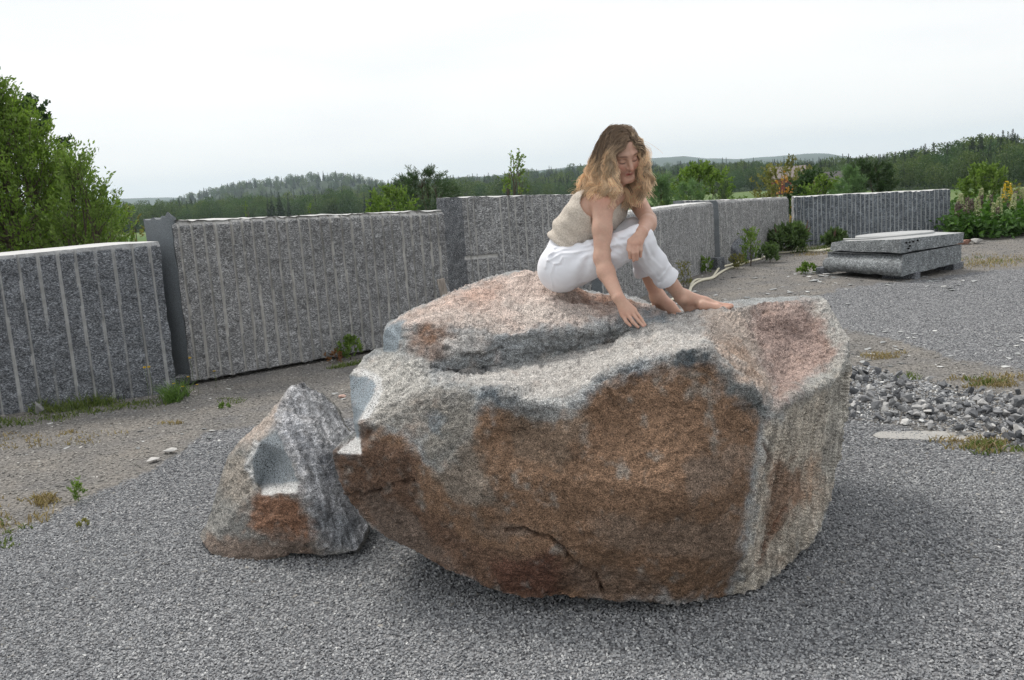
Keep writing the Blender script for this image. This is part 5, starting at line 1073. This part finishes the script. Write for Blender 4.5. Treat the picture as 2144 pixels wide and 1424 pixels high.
mid('rowan_tree', 1645, 34, hfor(1645, 345, 34), 1.15, 'loose ochre green tree in front of the red barn', 'tree', M_LEAFY, 18, 130, .10, .06, .45, .9)
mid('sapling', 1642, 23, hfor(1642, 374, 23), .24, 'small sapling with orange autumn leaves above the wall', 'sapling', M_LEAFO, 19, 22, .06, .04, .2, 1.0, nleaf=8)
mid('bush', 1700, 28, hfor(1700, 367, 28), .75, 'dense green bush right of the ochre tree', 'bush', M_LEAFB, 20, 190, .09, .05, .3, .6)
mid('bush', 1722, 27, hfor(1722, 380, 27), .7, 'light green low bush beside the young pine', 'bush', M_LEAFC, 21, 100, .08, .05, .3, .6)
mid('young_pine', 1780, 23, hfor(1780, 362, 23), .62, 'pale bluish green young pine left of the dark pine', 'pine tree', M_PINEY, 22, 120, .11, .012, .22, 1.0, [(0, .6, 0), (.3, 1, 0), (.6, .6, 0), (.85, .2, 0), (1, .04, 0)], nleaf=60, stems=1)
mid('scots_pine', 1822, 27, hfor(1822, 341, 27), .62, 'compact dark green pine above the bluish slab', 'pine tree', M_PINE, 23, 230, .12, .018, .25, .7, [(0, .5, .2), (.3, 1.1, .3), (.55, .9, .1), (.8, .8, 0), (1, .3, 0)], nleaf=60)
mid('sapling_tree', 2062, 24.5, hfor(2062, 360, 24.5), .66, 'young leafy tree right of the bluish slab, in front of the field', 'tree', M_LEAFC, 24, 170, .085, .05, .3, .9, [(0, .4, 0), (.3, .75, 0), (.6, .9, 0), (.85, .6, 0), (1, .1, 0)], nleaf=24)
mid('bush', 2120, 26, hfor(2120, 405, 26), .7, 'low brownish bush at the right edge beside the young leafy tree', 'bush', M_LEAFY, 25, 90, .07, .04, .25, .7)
mid('birch_sapling', 300, 14, hfor(300, 432, 14), .3, 'thin yellowish sapling behind the top of the smooth block', 'sapling', M_LEAFY, 26, 30, .05, .03, .16, 1.0, nleaf=12)
for i, (px, py, lab) in enumerate(((548, 433, 'thin yellow green sapling tip over the middle of the long slab'), (675, 433, 'small sapling tip over the right half of the long slab'))):
    mid('sapling', px, 11.5, hfor(px, py, 11.5), .07, lab, 'sapling', M_LEAFC, 30+i, 14, .03, .02, .06, 1.3, nleaf=8, stems=1)
# flower bed at the right
def herb_bed():
    r = np.random.default_rng(50); C = []; D = []; T = []
    for _ in range(1300):
        px = r.uniform(1985, 2330); Y = r.uniform(18.2, 23.5)
        q = gx(px, Y); h = r.uniform(.1, .62)*(1-.25*abs(fbm(np.array([[q[0], q[1], 0.]]), 1.4, 2, 4)[0])*2)
        n = 14; c = np.array([q[0], q[1], h])+r.normal(size=(n, 3))*[.12, .12, .07]; C.append(c); D.append(r.normal(size=(n, 3))*[1, 1, .5]+[0, -.2, .35]); T.append(np.clip(r.normal(.25+.5*h, .2, n), 0, 1))
    C = np.concatenate(C); C[:, 2] = np.maximum(C[:, 2], .02)
    global rng; rng = r
    v, f, tt = leaves(C, np.concatenate(D), r.uniform(.09, .17, len(C)), r.uniform(.05, .09, len(C)), None, np.concatenate(T))
    o = link_mesh('flower_bed', v, f, leaf_mat('bed_leaves', (.03, .08, .015), (.13, .26, .05), .3), None, False, {'tone': tt}); tag(o, 'dense green leafy perennials at the foot of the wall end', 'plants', kind='stuff')
herb_bed()
def spike(mat, stem, h, r0, n, seed, ln=.02):
    r = np.random.default_rng(seed); e = empty('flower_spike'); m = MB(); m.tube([[0, 0, 0], [.01, 0, h*.5], [.0, .01, h]], [.005, .004, .003], 4); m.build('stem', stem, e, True)
    t = r.random(n); a = r.uniform(0, 6.28, n); R = r0*(1-t*.8); c = np.c_[R*np.cos(a), R*np.sin(a), h*(.55+.45*t)]; global rng; rng = r
    v, f, tt = leaves(c, np.c_[np.cos(a), np.sin(a), np.full(n, .6)], ln, ln*.8, None, None); link_mesh('blossoms', v, f, mat, e, False, {'tone': tt}); return e
def copy_tree(o, parent=None):
    c = o.copy(); COL.objects.link(c); c.parent = parent
    for ch_ in list(o.children): copy_tree(ch_, c)
    return c
M_LUP = leaf_mat('faded_spike', (.10, .06, .07), (.28, .20, .20), .1); M_PALE = leaf_mat('pale_spike', (.35, .38, .20), (.62, .62, .42), .2); M_YEL = leaf_mat('yellow_spike', (.75, .50, .03), (.85, .62, .06), .2)
p1, p2 = spike(M_LUP, M_STEM, .72, .03, 90, 1, .04), spike(M_PALE, M_STEM, .85, .045, 110, 2, .05)
fl = False; f2 = False
for i in range(58):
    k = i % 3 == 0; src = p2 if k else p1; used_ = f2 if k else fl
    o = copy_tree(src) if used_ else src
    if k: f2 = True
    else: fl = True
    px = random.uniform(1992, 2200); q = gx(px, random.uniform(18.6, 22)); o.location = (q[0], q[1], random.uniform(-.1, .12)); o.rotation_euler = (random.uniform(-.12, .12), random.uniform(-.12, .12), random.uniform(0, 6)); s = random.uniform(.8, 1.1); o.scale = (s, s, s)
    tag(o, ('pale cream flower spike in the bed right of the bluish slab' if k else 'brown faded lupin spike in the bed right of the bluish slab'), 'flower', 'pale flower spikes in the bed' if k else 'faded lupin spikes in the bed')
o = spike(M_YEL, M_STEM, 1.08, .11, 110, 3, .05); q = gx(2108, 20.5); o.location = (q[0], q[1], 0); tag(o, 'tall bright yellow goldenrod at the right edge of the flower bed', 'flower')
# leafy weeds along the wall
M_LEAFM = leaf_mat('weed_leaves', (.05, .09, .03), (.17, .25, .10), .3)
def weed(px, Y, h, R, label, mat, seed, n=40, ll=.06, lw=.02, nleaf=16, name='weed', cat='plant', up=1.0, spikes=0):
    B = np.array([*gx(px, Y), 0.0]); wood, v, f, tt = tree_mesh(h, lathe([(0, R*.6, 0), (.4, R, 0), (.8, R*.7, 0), (1, R*.2, 0)]), n, h*.35, nleaf, ll, lw, seed, up=up, stems=3, inner=.1)
    e = place_tree(name, B, label, cat, wood, v, f, tt, mat, trunk='stem', crown='foliage')
    if spikes:
        r = np.random.default_rng(seed); 
        for i in range(spikes):
            a = r.uniform(0, 6.28); q = R*r.uniform(.2, .9); hh = h*r.uniform(1.0, 1.5); m = MB(); x0 = np.array([q*math.cos(a), q*math.sin(a), h*.5]); x1 = x0*[1.3, 1.3, 0]+[0, 0, hh]
            m.tube([x0, x1], [.006, .004], 4); m.tube([x0*.4+x1*.6, x1], [.018, .008], 6); m.build('seed_spike', simple('seed_brown', (.12, .075, .06), .9), e)
    return e
weed(1652, 18.4, .42, .36, 'dense dark green weed clump with brown seed spikes at the wall corner', M_LEAFM, 60, 90, .15, .04, 18, spikes=12)
weed(1748, 18.9, .26, .22, 'green weed clump with brown spikes between the bluish slab and the stack', M_LEAFM, 61, 60, .12, .04, 20, spikes=4)
weed(1612, 16.6, .26, .17, 'leafy green weed growing over the cream hoses', M_LEAFM, 62, 50, .07, .025, 18)
weed(1572, 16.2, .55, .13, 'tall light weed against the wall beside the dark leaning stone', M_LEAFC, 63, 36, .06, .025, 14, up=1.4)
weed(1690, 14.3, .13, .13, 'small green weed on the earth left of the stacked slabs', M_LEAFC, 64, 22, .06, .035, 10)
weed(1580, 9.95, .10, .10, 'small bright green weed on the earth just above the boulder', M_LEAFC, 65, 26, .04, .02, 12)
weed(1432, 13.6, .3, .10, 'thin dry weed against the cracked slab', M_LEAFY, 66, 22, .05, .015, 10, up=1.4)
weed(1478, 15.5, .22, .10, 'small light green weed in the rubble at the cracked slab', M_LEAFC, 67, 20, .06, .03, 10)
weed(1545, 15.8, .2, .14, 'yellow green tuft beside the dark leaning stone', M_LEAFY, 68, 26, .05, .02, 12)
weed(735, 9.25, .20, .12, 'yellow green weed at the foot of the long slab beside the boulder', M_LEAFC, 69, 34, .04, .018, 14, up=1.2)
weed(705, 9.1, .10, .10, 'reddish brown weed at the foot of the long slab', leaf_mat('red_leaves', (.12, .05, .03), (.28, .14, .05), .2), 70, 9, .04, .02, 8)
weed(165, 5.05, .10, .025, 'tiny upright green seedling in the gravel left', M_LEAFC, 71, 14, .03, .008, 12, up=1.6)
weed(470, 7.3, .04, .05, 'tiny green weed on the earth in front of the long slab', M_LEAFC, 72, 12, .022, .014, 8)
weed(172, 4.6, .03, .03, 'tiny brownish seedling in the gravel left', M_LEAFY, 73, 8, .02, .01, 8)
# grass strips
def grass(name, label, spots, mat, seed, hmax=.14, n=60, w0=.004):
    r = np.random.default_rng(seed); C = []; D = []; Ls = []
    for (px, py, rad, k, hm) in spots:
        q = G(px, py); m = int(k); a = r.uniform(0, 6.28, m); rr = rad*np.sqrt(r.random(m)); c = np.c_[q[0]+rr*np.cos(a), q[1]+rr*np.sin(a)*.5, np.zeros(m)]
        C.append(c); D.append(np.c_[r.normal(size=(m, 2))*.45, np.ones(m)]); Ls.append(hm*r.uniform(.4, 1.1, m))
    C = np.concatenate(C); D = np.concatenate(D); Ls = np.concatenate(Ls); D /= np.linalg.norm(D, axis=1)[:, None]; s = np.cross(D, r.normal(size=D.shape)); s /= np.linalg.norm(s, axis=1)[:, None]
    wd = w0*r.uniform(.7, 1.4, len(C))[:, None]; L1 = Ls[:, None]; side = D*[1, 1, 0]*.9
    v = np.stack([C-s*wd, C+s*wd, C+D*L1*.55+s*wd*.8, C+D*L1*.55-s*wd*.8, C+D*L1*.9+side*L1*.5+[0, 0, 0]], 1); b_ = np.arange(len(C))*5
    F = [(i, i+1, i+2, i+3) for i in b_]+[(i+3, i+2, i+4) for i in b_]
    o = link_mesh(name, v.reshape(-1, 3), F, mat, None, False, {'tone': np.repeat(r.random(len(C)), 5)}); tag(o, label, 'grass', kind='stuff')
M_GR = leaf_mat('grass_blades', (.07, .12, .025), (.22, .26, .08), .3); M_DRY = leaf_mat('dry_grass', (.22, .16, .08), (.48, .38, .22), .25)
sp = []
for px in range(-60, 360, 9): sp.append((px+random.uniform(-6, 6), 888-.145*px+random.uniform(-6, 12), .12, 18, random.uniform(.03, .08)))
for px in range(80, 250, 10): sp.append((px, 878-.15*px+random.uniform(-4, 6), .10, 26, random.uniform(.08, .18)))
for px in range(700, 760, 8): sp.append((px, 772-.2*(px-700), .08, 25, .06))
for px in range(1560, 1760, 7): sp.append((px, 533-.03*(px-1560)-random.uniform(0, 12), .2, 40, .12))
grass('wall_grass', 'green and yellow grass growing along the foot of the slabs', sp, M_GR, 80)
sp = [(366+random.gauss(0, 18), 838+random.gauss(0, 4), .09, 60, .22) for _ in range(5)]
grass('grass_tuft', 'fresh green grass tuft in the gap between the two left slabs', sp, leaf_mat('fresh_grass', (.08, .16, .03), (.20, .32, .08), .3), 81, w0=.003)
sp = [(random.uniform(-30, 120), random.uniform(1040, 1110), .08, 9, .05) for _ in range(16)]+[(random.gauss(95, 18), random.gauss(1050, 8), .06, 30, .06) for _ in range(6)]+[(random.gauss(100, 100), random.gauss(920, 12), .1, 10, .04) for _ in range(26)]+[(random.gauss(1850, 25), random.gauss(745, 5), .1, 30, .05) for _ in range(8)]+[(random.gauss(2080, 40), random.gauss(800, 8), .1, 30, .05) for _ in range(14)]+[(random.gauss(2060, 45), random.gauss(928, 10), .1, 26, .05) for _ in range(14)]+[(random.uniform(2020, 2144), random.gauss(550, 6), .3, 24, .07) for _ in range(24)]+[(random.uniform(1640, 1730), random.gauss(533, 3), .3, 24, .06) for _ in range(10)]+[(random.gauss(360, 12), 888, .06, 20, .04) for _ in range(3)]
grass('dry_grass', 'sparse dry straw coloured grass on the brown earth', sp, M_DRY, 82)
sp = [(random.gauss(2080, 30), random.gauss(797, 5), .08, 30, .05) for _ in range(7)]+[(random.gauss(2070, 40), random.gauss(934, 7), .08, 26, .05) for _ in range(10)]+[(random.gauss(1900, 12), random.gauss(790, 4), .06, 16, .05) for _ in range(3)]+[(random.uniform(440, 560), random.gauss(838, 5), .06, 10, .03) for _ in range(8)]+[(random.uniform(2020, 2144), random.gauss(548, 4), .3, 14, .07) for _ in range(10)]+[(random.uniform(-20, 60), random.gauss(1110, 20), .06, 12, .04) for _ in range(6)]+[(random.gauss(1895, 10), 570, .2, 25, .05) for _ in range(2)]
grass('low_grass', 'small patches of low green grass on the earth', sp, M_GR, 83)
# dandelions in the gap and against the left slab
def dandelion():
    e = empty('dandelion'); m = MB(); m.tube([[0, 0, 0], [.01, 0, .12], [0, .01, .22]], [.002, .0018, .0015], 4); m.build('stem', M_STEM, e, True)
    n = 40; a = rng.uniform(0, 6.28, n); v, f, tt = leaves(np.tile([0, .01, .22], (n, 1)), np.c_[np.cos(a), np.sin(a), rng.uniform(.1, 1, n)], .016, .006, None, None); link_mesh('flower_head', v, f, M_YEL, e, False, {'tone': tt}); return e
d0 = dandelion()
for i, (px, py, Y) in enumerate(((363, 804, 7.75), (382, 810, 7.75), (397, 751, 8.1), (412, 806, 7.9), (302, 771, 7.6), (311, 770, 7.65), (448, 778, 8.2), (393, 790, 8.0))):
    o = d0 if i == 0 else copy_tree(d0); q = P(px, py, Y); s = .9; o.location = (q[0], q[1], q[2]-.22*q[2]/.22 if False else 0); o.scale = (s, s, max(.3, q[2]/.22)); tag(o, 'yellow dandelion-like flower on a thin stem by the gap of the left slabs', 'flower', 'yellow flowers at the slab gap')

# ------------------------------------------------------------------ hoses, planks, loose stones
def hose(label, pts, r=.017):
    Q = [G(a, b) + np.array([0, 0, r+.004]) for a, b in pts]
    P_ = []
    for i in range(len(Q)-1):
        p0, p1_, p2_, p3 = Q[max(0, i-1)], Q[i], Q[i+1], Q[min(len(Q)-1, i+2)]
        for k in range(10):
            t = k/10; P_.append(.5*((2*p1_)+(-p0+p2_)*t+(2*p0-5*p1_+4*p2_-p3)*t*t+(-p0+3*p1_-3*p2_+p3)*t**3))
    P_.append(Q[-1]); m = MB(); m.tube(P_, r, 10); org = Q[0]
    m2 = Mat('cream_hose', .5, .4); m2.col(m2.mix(m2.noise(25, 3), (.62, .57, .43), (.78, .74, .60))); o = m.build('hose', m2.m, None, True, org); o.location = tuple(org); tag(o, label, 'hose', 'cream hoses along the wall')
hose('cream hose running to the stacked slabs, the one nearer the wall', [(1738, 523), (1715, 526), (1676, 528), (1640, 531), (1605, 532), (1588, 534), (1560, 545), (1530, 557), (1508, 563), (1500, 572), (1492, 583), (1478, 587), (1458, 589), (1448, 598), (1443, 612), (1425, 622), (1400, 633), (1370, 640), (1335, 650)], .019)
hose('cream hose lying on the yard side, ending beside the leafy weed', [(1605, 537), (1590, 545), (1570, 550), (1548, 558), (1522, 566), (1505, 576), (1492, 585), (1470, 590), (1455, 597), (1447, 606), (1440, 620), (1410, 630), (1385, 640), (1345, 655)], .019)
hose('short cream hose end next to the stacked slabs', [(1677, 524), (1684, 527), (1700, 528), (1720, 527), (1741, 523)], .017)
def single(name, label, cat, q, mb, mat, rot=(0, 0, 0), group=None):
    o = mb.build(name, mat, None, False); o.location = tuple(map(float, q)); o.rotation_euler = rot; tag(o, label, cat, group)
    bv = o.modifiers.new('b', 'BEVEL'); bv.width = .004; return o
mw = Mat('weathered_wood', .9, .15); mw.col(mw.ramp(mw.noise(12, 5, .6, mw.map((6, 6, .6))), [(.3, (.20, .17, .15)), (.7, (.48, .43, .38))])); M_WOOD = mw.m
mb = MB(); mb.box((0, 0, .36), (.085, .03, .74)); q = gx(949, 9.95); single('wooden_plank', 'weathered grey plank leaning in the gap beside the tall slab', 'plank', (q[0]+.02, q[1], 0), mb, M_WOOD, (0.10, -.16, .2))
for i, (px, lab) in enumerate(((1598, 'left one of the two thin dark bars leaning on the wall'), (1606, 'right one of the two thin dark bars leaning on the wall'))):
    a, b_ = G(px, 524-i), P(px-33, 480, 17.6); mb = MB(); mb.tube([a, b_], .022, 5); o = mb.build('stone_bar', M_SLAB_BLUE, None, False, a); o.location = tuple(a); tag(o, lab, 'bar', 'bars leaning on the wall')
def rock1(name, label, px, py, s, flat, seed, rot=0, mat=None, cat='stone', group=None):
    me = stone_mesh(name, mat or M_SLAB_BLUE, seed, flat, 1); o = bpy.data.objects.new(name, me); COL.objects.link(o); q = G(px, py); o.location = (q[0], q[1], s*.18); o.scale = (s, s, s); o.rotation_euler = (0, 0, rot); tag(o, label, cat, group); return o
rock1('leaning_stone', 'dark angular stone leaning against the wall beside the tall weed', 1552, 548, .62, 1.3, 501, .6)
o = rock1('stone_block', 'small dark block standing at the joint of the cracked slab', 1509, 566, .01, 1, 502); 
mb = MB(); mb.box((0, 0, .1), (.16, .16, .22)); bpy.data.objects.remove(o); single('stone_block', 'small dark cube-like block standing at the joint of the cracked slab', 'stone block', G(1504, 564), mb, M_SLAB_BLUE, (0, 0, .5))
rock1('brick_stone', 'reddish flat stone lying at the foot of the flower bed', 2022, 512, .34, .5, 503, 0, simple('red_stone', (.38, .22, .17), .9))
rock1('pale_stone', 'pale stone lying right of the reddish one at the flower bed', 2046, 511, .30, .6, 504, .3, simple('pale_stone', (.45, .44, .42), .9))
rock1('grey_stone', 'flat rounded stone lying in the grass below the left slab', 72, 868, .24, .6, 505, .1, simple('grey_stone', (.26, .26, .25), .9, .4, 20))
rock1('dark_stone', 'dark stone hidden in the gap of the two left slabs', 388, 806, .24, .9, 506, .4)
rock1('pink_stone', 'small pinkish stone lying between the boulders and the long slab', 717, 833, .075, .5, 507, 0, simple('pink_stone', (.55, .38, .32), .9))
MCH = obj_rand_mat('flake', [(0, (.20, .21, .21)), (.6, (.42, .43, .43)), (1, (.66, .66, .64))])
pf = [stone_mesh('stone_flake', MCH, 520+i, .22) for i in range(5)]
def flakes(n, fpx, s0, s1, lab, grp):
    for i in range(n):
        px, py = fpx(); q = G(px, py); o = bpy.data.objects.new('stone_flake', random.choice(pf)); COL.objects.link(o); s = random.uniform(s0, s1); o.scale = (s*random.uniform(.8, 1.5), s, s); o.location = (q[0], q[1], s*.06); o.rotation_euler = (random.uniform(-.2, .2), random.uniform(-.2, .2), random.uniform(0, 6)); tag(o, lab, 'stone chip', grp)
flakes(28, lambda: (random.gauss(1950, 45), random.gauss(592, 9)), .05, .13, 'pale flat stone chip on the gravel in front of the stacked slabs', 'stone chips by the stack')
flakes(24, lambda: (random.gauss(1712, 18), random.gauss(572, 9)), .08, .18, 'pale flat stone chip on the earth left of the stacked slabs', 'stone chips left of the stack')
flakes(30, lambda: (random.uniform(1380, 1470), 632-.5*(random.uniform(1380, 1470)-1380)*.9+random.gauss(0, 6)), .08, .18, 'dark stone fragment at the foot of the cracked slab', 'fragments at the cracked slab')
flakes(60, lambda: (random.uniform(1400, 1800), random.uniform(575, 650)), .03, .12, 'loose stone chip on the brown earth between wall and boulder', 'chips on the earth behind the boulder')
flakes(70, lambda: (random.uniform(0, 780), random.uniform(800, 960)), .02, .07, 'pale stone chip on the brown earth in front of the left slabs', 'chips on the earth by the left slabs')
flakes(50, lambda: (random.uniform(1785, 2144), random.uniform(690, 780)), .03, .09, 'pale stone chip on the earth strip right of the boulder', 'chips right of the boulder')
for i, (px, py, s) in enumerate(((357, 948, .12), (318, 968, .12))):
    rock1('flat_stone', ('pale flat stone', 'long pale stone')[i]+' half buried in the gravel left of the small boulder', px, py, s, .25, 530+i, 0, simple('pale_flat', (.5, .49, .47), .9))
_o = rock1('concrete_slab', 'long pale strip of dust-covered stone at the edge of the rubble', 1965, 915, .5, .07, 540, -.3, simple('pale_strip', (.36, .35, .33), .95, .35, 60)); _o.scale = (1.1, .3, .05); _o.location.z = .006

# ------------------------------------------------------------------ far buildings and forest
def house(name, label, px, Y, w_, d_, h, rh, wall, roof, rot):
    B = PB(px, Y); e = empty(name, B); e.rotation_euler.z = rot; tag(e, label, 'building')
    m = MB(); m.box((0, 0, h/2), (w_, d_, h)); m.add([(-w_/2, -d_/2, h), (-w_/2, d_/2, h), (-w_/2, 0, h+rh), (w_/2, -d_/2, h), (w_/2, d_/2, h), (w_/2, 0, h+rh)], [(0, 1, 2), (3, 5, 4), (0, 2, 5, 3), (1, 4, 5, 2)]); m.build('wall', wall, e)
    m = MB()
    for s in (-1, 1): m.add([(-w_/2-.5, s*(d_/2+.5), h-.35), (w_/2+.5, s*(d_/2+.5), h-.35), (w_/2+.5, 0, h+rh+.1), (-w_/2-.5, 0, h+rh+.1), (-w_/2-.5, s*(d_/2+.5), h-.15), (w_/2+.5, s*(d_/2+.5), h-.15), (w_/2+.5, 0, h+rh+.35), (-w_/2-.5, 0, h+rh+.35)], [(0, 1, 2, 3), (4, 7, 6, 5), (0, 4, 5, 1), (1, 5, 6, 2), (3, 2, 6, 7), (0, 3, 7, 4)])
    m.build('roof', roof, e)
    for k in range(3):
        m = MB(); m.box((-w_/3+k*w_/3, -d_/2-.02, h*.55), (1.1, .12, 1.2)); m.build('window', simple('window_pane', (.05, .06, .07), .2), e)
    m = MB(); m.box((w_/2+.03, 0, 1.3), (.12, 2.4, 2.6)); m.build('door', simple('barn_door', (.5, .48, .45), .8), e)
house('red_barn', 'red barn with a grey brown tiled roof among the far trees', 1650, 250, 8.5, 6.5, 4.4, 2.6, simple('red_wall', (.25, .045, .035), .85), simple('roof_tile', (.24, .20, .19), .85), -.35)
house('white_shed', 'small white shed showing between the bushes right of the barn', 1742, 235, 5, 4, 3.4, 1.4, simple('white_wall', (.7, .7, .7), .8), simple('dark_roof', (.12, .11, .11), .8), .2)
def conifer_mesh(name, seed, mat, slim=.22, n=1500):
    r = np.random.default_rng(seed); h = r.random(n)**1.25; a = r.uniform(0, 6.28, n); lay = .78+.22*np.sin(h*62+a*.5+r.uniform(0, 6)); R = slim*(1-h)**.85*(.5+.5*r.random(n))*lay*(1+.3*np.sin(a*3+seed))
    c = np.c_[R*np.cos(a)*.35, R*np.sin(a)*.35, .06+.94*h]; d = np.c_[np.cos(a), np.sin(a), r.uniform(-.55, .1, n)]; global rng; rng = r
    v, f, tt = leaves(c, d, np.maximum(.02, R*.9), np.maximum(.012, R*.42), np.tile([0, 0, 1.0], (n, 1))+r.normal(size=(n, 3))*.5, None, .1)
    tk = MB(); tk.tube([[0, 0, -.05], [0, 0, .97]], [.014, .002], 5); nv = len(v); F = [tuple(x) for x in f]+[tuple(int(i)+nv for i in q) for q in tk.f]
    me_o = link_mesh(name, np.concatenate([v]+tk.v), F, mat, None, False, {'tone': np.r_[tt, np.zeros(tk.n)]}); me = me_o.data; bpy.data.objects.remove(me_o); return me
def decid_mesh(name, seed, mat, wide=.42, n=1700):
    r = np.random.default_rng(seed); cs = r.normal(size=(16, 3)); cs /= np.linalg.norm(cs, axis=1)[:, None]; cs *= [wide*.62, wide*.62, .30]; cs[:, 2] += .56; rad = r.uniform(.10, .19, 16)*wide/.42
    cs[0] = [0, 0, .85]; rad[0] = .13; k = r.integers(0, 16, n); d = r.normal(size=(n, 3)); d /= np.linalg.norm(d, axis=1)[:, None]; c = cs[k]+d*rad[k][:, None]*(.55+.45*r.random(n))[:, None]; c[:, 2] = np.maximum(c[:, 2], .05)
    low = int(n*.12); c[:low] = np.c_[r.normal(0, wide*.4, low), r.normal(0, wide*.4, low), r.uniform(.02, .4, low)]; global rng; rng = r
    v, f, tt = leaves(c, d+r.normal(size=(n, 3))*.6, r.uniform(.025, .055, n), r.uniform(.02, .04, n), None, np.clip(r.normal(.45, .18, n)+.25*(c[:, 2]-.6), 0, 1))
    tk = MB(); tk.tube([[0, 0, -.05], [0, 0, .8]], [.022, .005], 5); nv = len(v); F = [tuple(x) for x in f]+[tuple(int(i)+nv for i in q) for q in tk.f]
    me_o = link_mesh(name, np.concatenate([v]+tk.v), F, mat, None, False, {'tone': np.r_[tt, np.zeros(tk.n)]}); me = me_o.data; bpy.data.objects.remove(me_o); return me
M_SPR = leaf_mat('spruce_needles', (.016, .036, .018), (.045, .080, .034), .1, .5); M_DEC = leaf_mat('far_leaves', (.03, .068, .024), (.105, .17, .055), .25, .9); M_DEC2 = leaf_mat('far_leaves_light', (.045, .09, .028), (.15, .21, .07), .25, .9)
CON = [conifer_mesh('spruce', 600+i, M_SPR, (.17, .20, .24, .15)[i]) for i in range(4)]
DEC = [decid_mesh('leafy_tree', 700+i, (M_DEC, M_DEC, M_DEC2, M_DEC2)[i], (.38, .46, .42, .5)[i]) for i in range(4)]
def forest():
    r = np.random.default_rng(99); pts = []; hs = []; ix = []; indiv = []
    A0, A1 = AE(-150, 400)[0], AE(2300, 400)[0]
    def add(a, Y, kind, h, single_=False): (indiv if single_ else pts).append((a*Y, Y, kind, h))
    # forest edge rows: single trees
    for row, (k, hd, hc) in enumerate(((1.0, 7.5, .02), (1.05, 10.5, .2), (1.13, 12.5, .4), (1.22, 14.5, .6), (1.3, 15.5, .75))):
        a = A0
        while a < A1:
            e = np.interp(a, *PE); Y = e*k*r.uniform(.985, 1.03); con = r.random() < hc; h = (hd if not con else hd*1.15)*r.uniform(.72, 1.2)
            vis = a > AE(300, 400)[0]
            # keep the tree line at the photographed height
            px_top = CAMH+np.interp(a, *PR3)*Y; gz = float(terr(np.array([a*Y]), np.array([Y]))[0]); lim = (px_top-gz)*(r.uniform(.80, 1.04) if con else r.uniform(.62, .86)) if row > 1 else (px_top-gz)*.8; h = max(h, lim*.9) if row > 2 else h; h = min(h, lim); 
            if h > 3: add(a, Y, ('c' if con else 'd'), h, row < 2 and vis and r.random() < .8)
            a += (h*.52 if not con else h*.24)/Y*r.uniform(.7, 1.5)
    # woodland behind
    for Y0, Y1, n, hc, hh in ((1.3, 1.62, 620, .65, 13.5),):
        for _ in range(n):
            a = r.uniform(A0, A1); Y = np.interp(a, *PE)*r.uniform(Y0, Y1); gz = float(terr(np.array([a*Y]), np.array([Y]))[0]); lim = CAMH+np.interp(a, *PR3)*Y-gz; h = min(hh*r.uniform(.8, 1.15), lim*r.uniform(.86, 1.06))
            if h > 4: add(a, Y, 'c' if r.random() < hc else 'd', h)
    for Y0, Y1, n, hc, hh in ((520, 900, 1500, .75, 13), (900, 930, 420, .85, 14), (950, 1480, 2200, .7, 13), (1470, 1560, 1100, .6, 13.5)):
        for _ in range(n):
            a = r.uniform(A0, A1); Y = r.uniform(Y0, Y1); add(a, Y, 'c' if r.random() < hc else 'd', hh*r.uniform(.65, 1.25))
    for _ in range(700):
        a = r.uniform(A0, AE(1100, 400)[0]); Y = r.uniform(330, 520); add(a, Y, 'd' if r.random() < .8 else 'c', r.uniform(7, 12))
    co = proto_coll('woodland_tree', CON+DEC); Q = np.array([(x, y) for x, y, k, h in pts]); z = terr(Q[:, 0], Q[:, 1]); n = len(Q)
    ixs = [(0 if k == 'c' else 4)+int(r.integers(0, 4)) for x, y, k, h in pts]; H_ = np.array([h for x, y, k, h in pts]); sc = np.c_[H_*r.uniform(.85, 1.3, n), H_*r.uniform(.85, 1.3, n), H_]
    o = scatter('woodland', np.c_[Q, z-.3], sc, np.c_[np.zeros((n, 2)), r.uniform(0, 6.28, n)], ixs, r.random(n), co); tag(o, 'dark mixed woodland covering the far hillsides', 'woodland', kind='stuff')
    indiv.sort(key=lambda t: t[1]); cnt = {'c': 0, 'd': 0}
    for x, y, k, h in indiv:
        if cnt[k] >= 280: continue
        cnt[k] += 1; me = (CON if k == 'c' else DEC)[int(r.integers(0, 4))]; o = bpy.data.objects.new('spruce_tree' if k == 'c' else 'leafy_tree', me); COL.objects.link(o)
        o.location = (x, y, float(terr(np.array([x]), np.array([y]))[0])-.3); o.scale = (h*r.uniform(.85, 1.25),)*2+(h,); o.rotation_euler.z = r.uniform(0, 6.28)
        tag(o, 'dark pointed spruce at the far woodland edge beyond the green field' if k == 'c' else 'rounded leafy tree at the far woodland edge beyond the green field', 'tree', 'spruces at the woodland edge' if k == 'c' else 'leafy trees at the woodland edge')
    print('forest', n, cnt)
forest()
# ------------------------------------------------------------------ haze
def haze():
    bm = bmesh.new(); bmesh.ops.create_cube(bm, size=1)
    me = bpy.data.meshes.new('haze'); bm.to_mesh(me); bm.free(); o = bpy.data.objects.new('haze', me); COL.objects.link(o); o.scale = (14000, 14000, 360); o.location = (0, 0, 180-130)
    m = bpy.data.materials.new('haze'); m.use_nodes = True; t = m.node_tree; t.nodes.clear(); u = t.nodes.new('ShaderNodeOutputMaterial'); p = t.nodes.new('ShaderNodeVolumePrincipled')
    p.inputs['Color'].default_value = (.76, .90, 1, 1); p.inputs['Density'].default_value = .00013; p.inputs['Anisotropy'].default_value = .3; t.links.new(p.outputs[0], u.inputs['Volume']); me.materials.append(m); tag(o, kind='stuff')
haze()
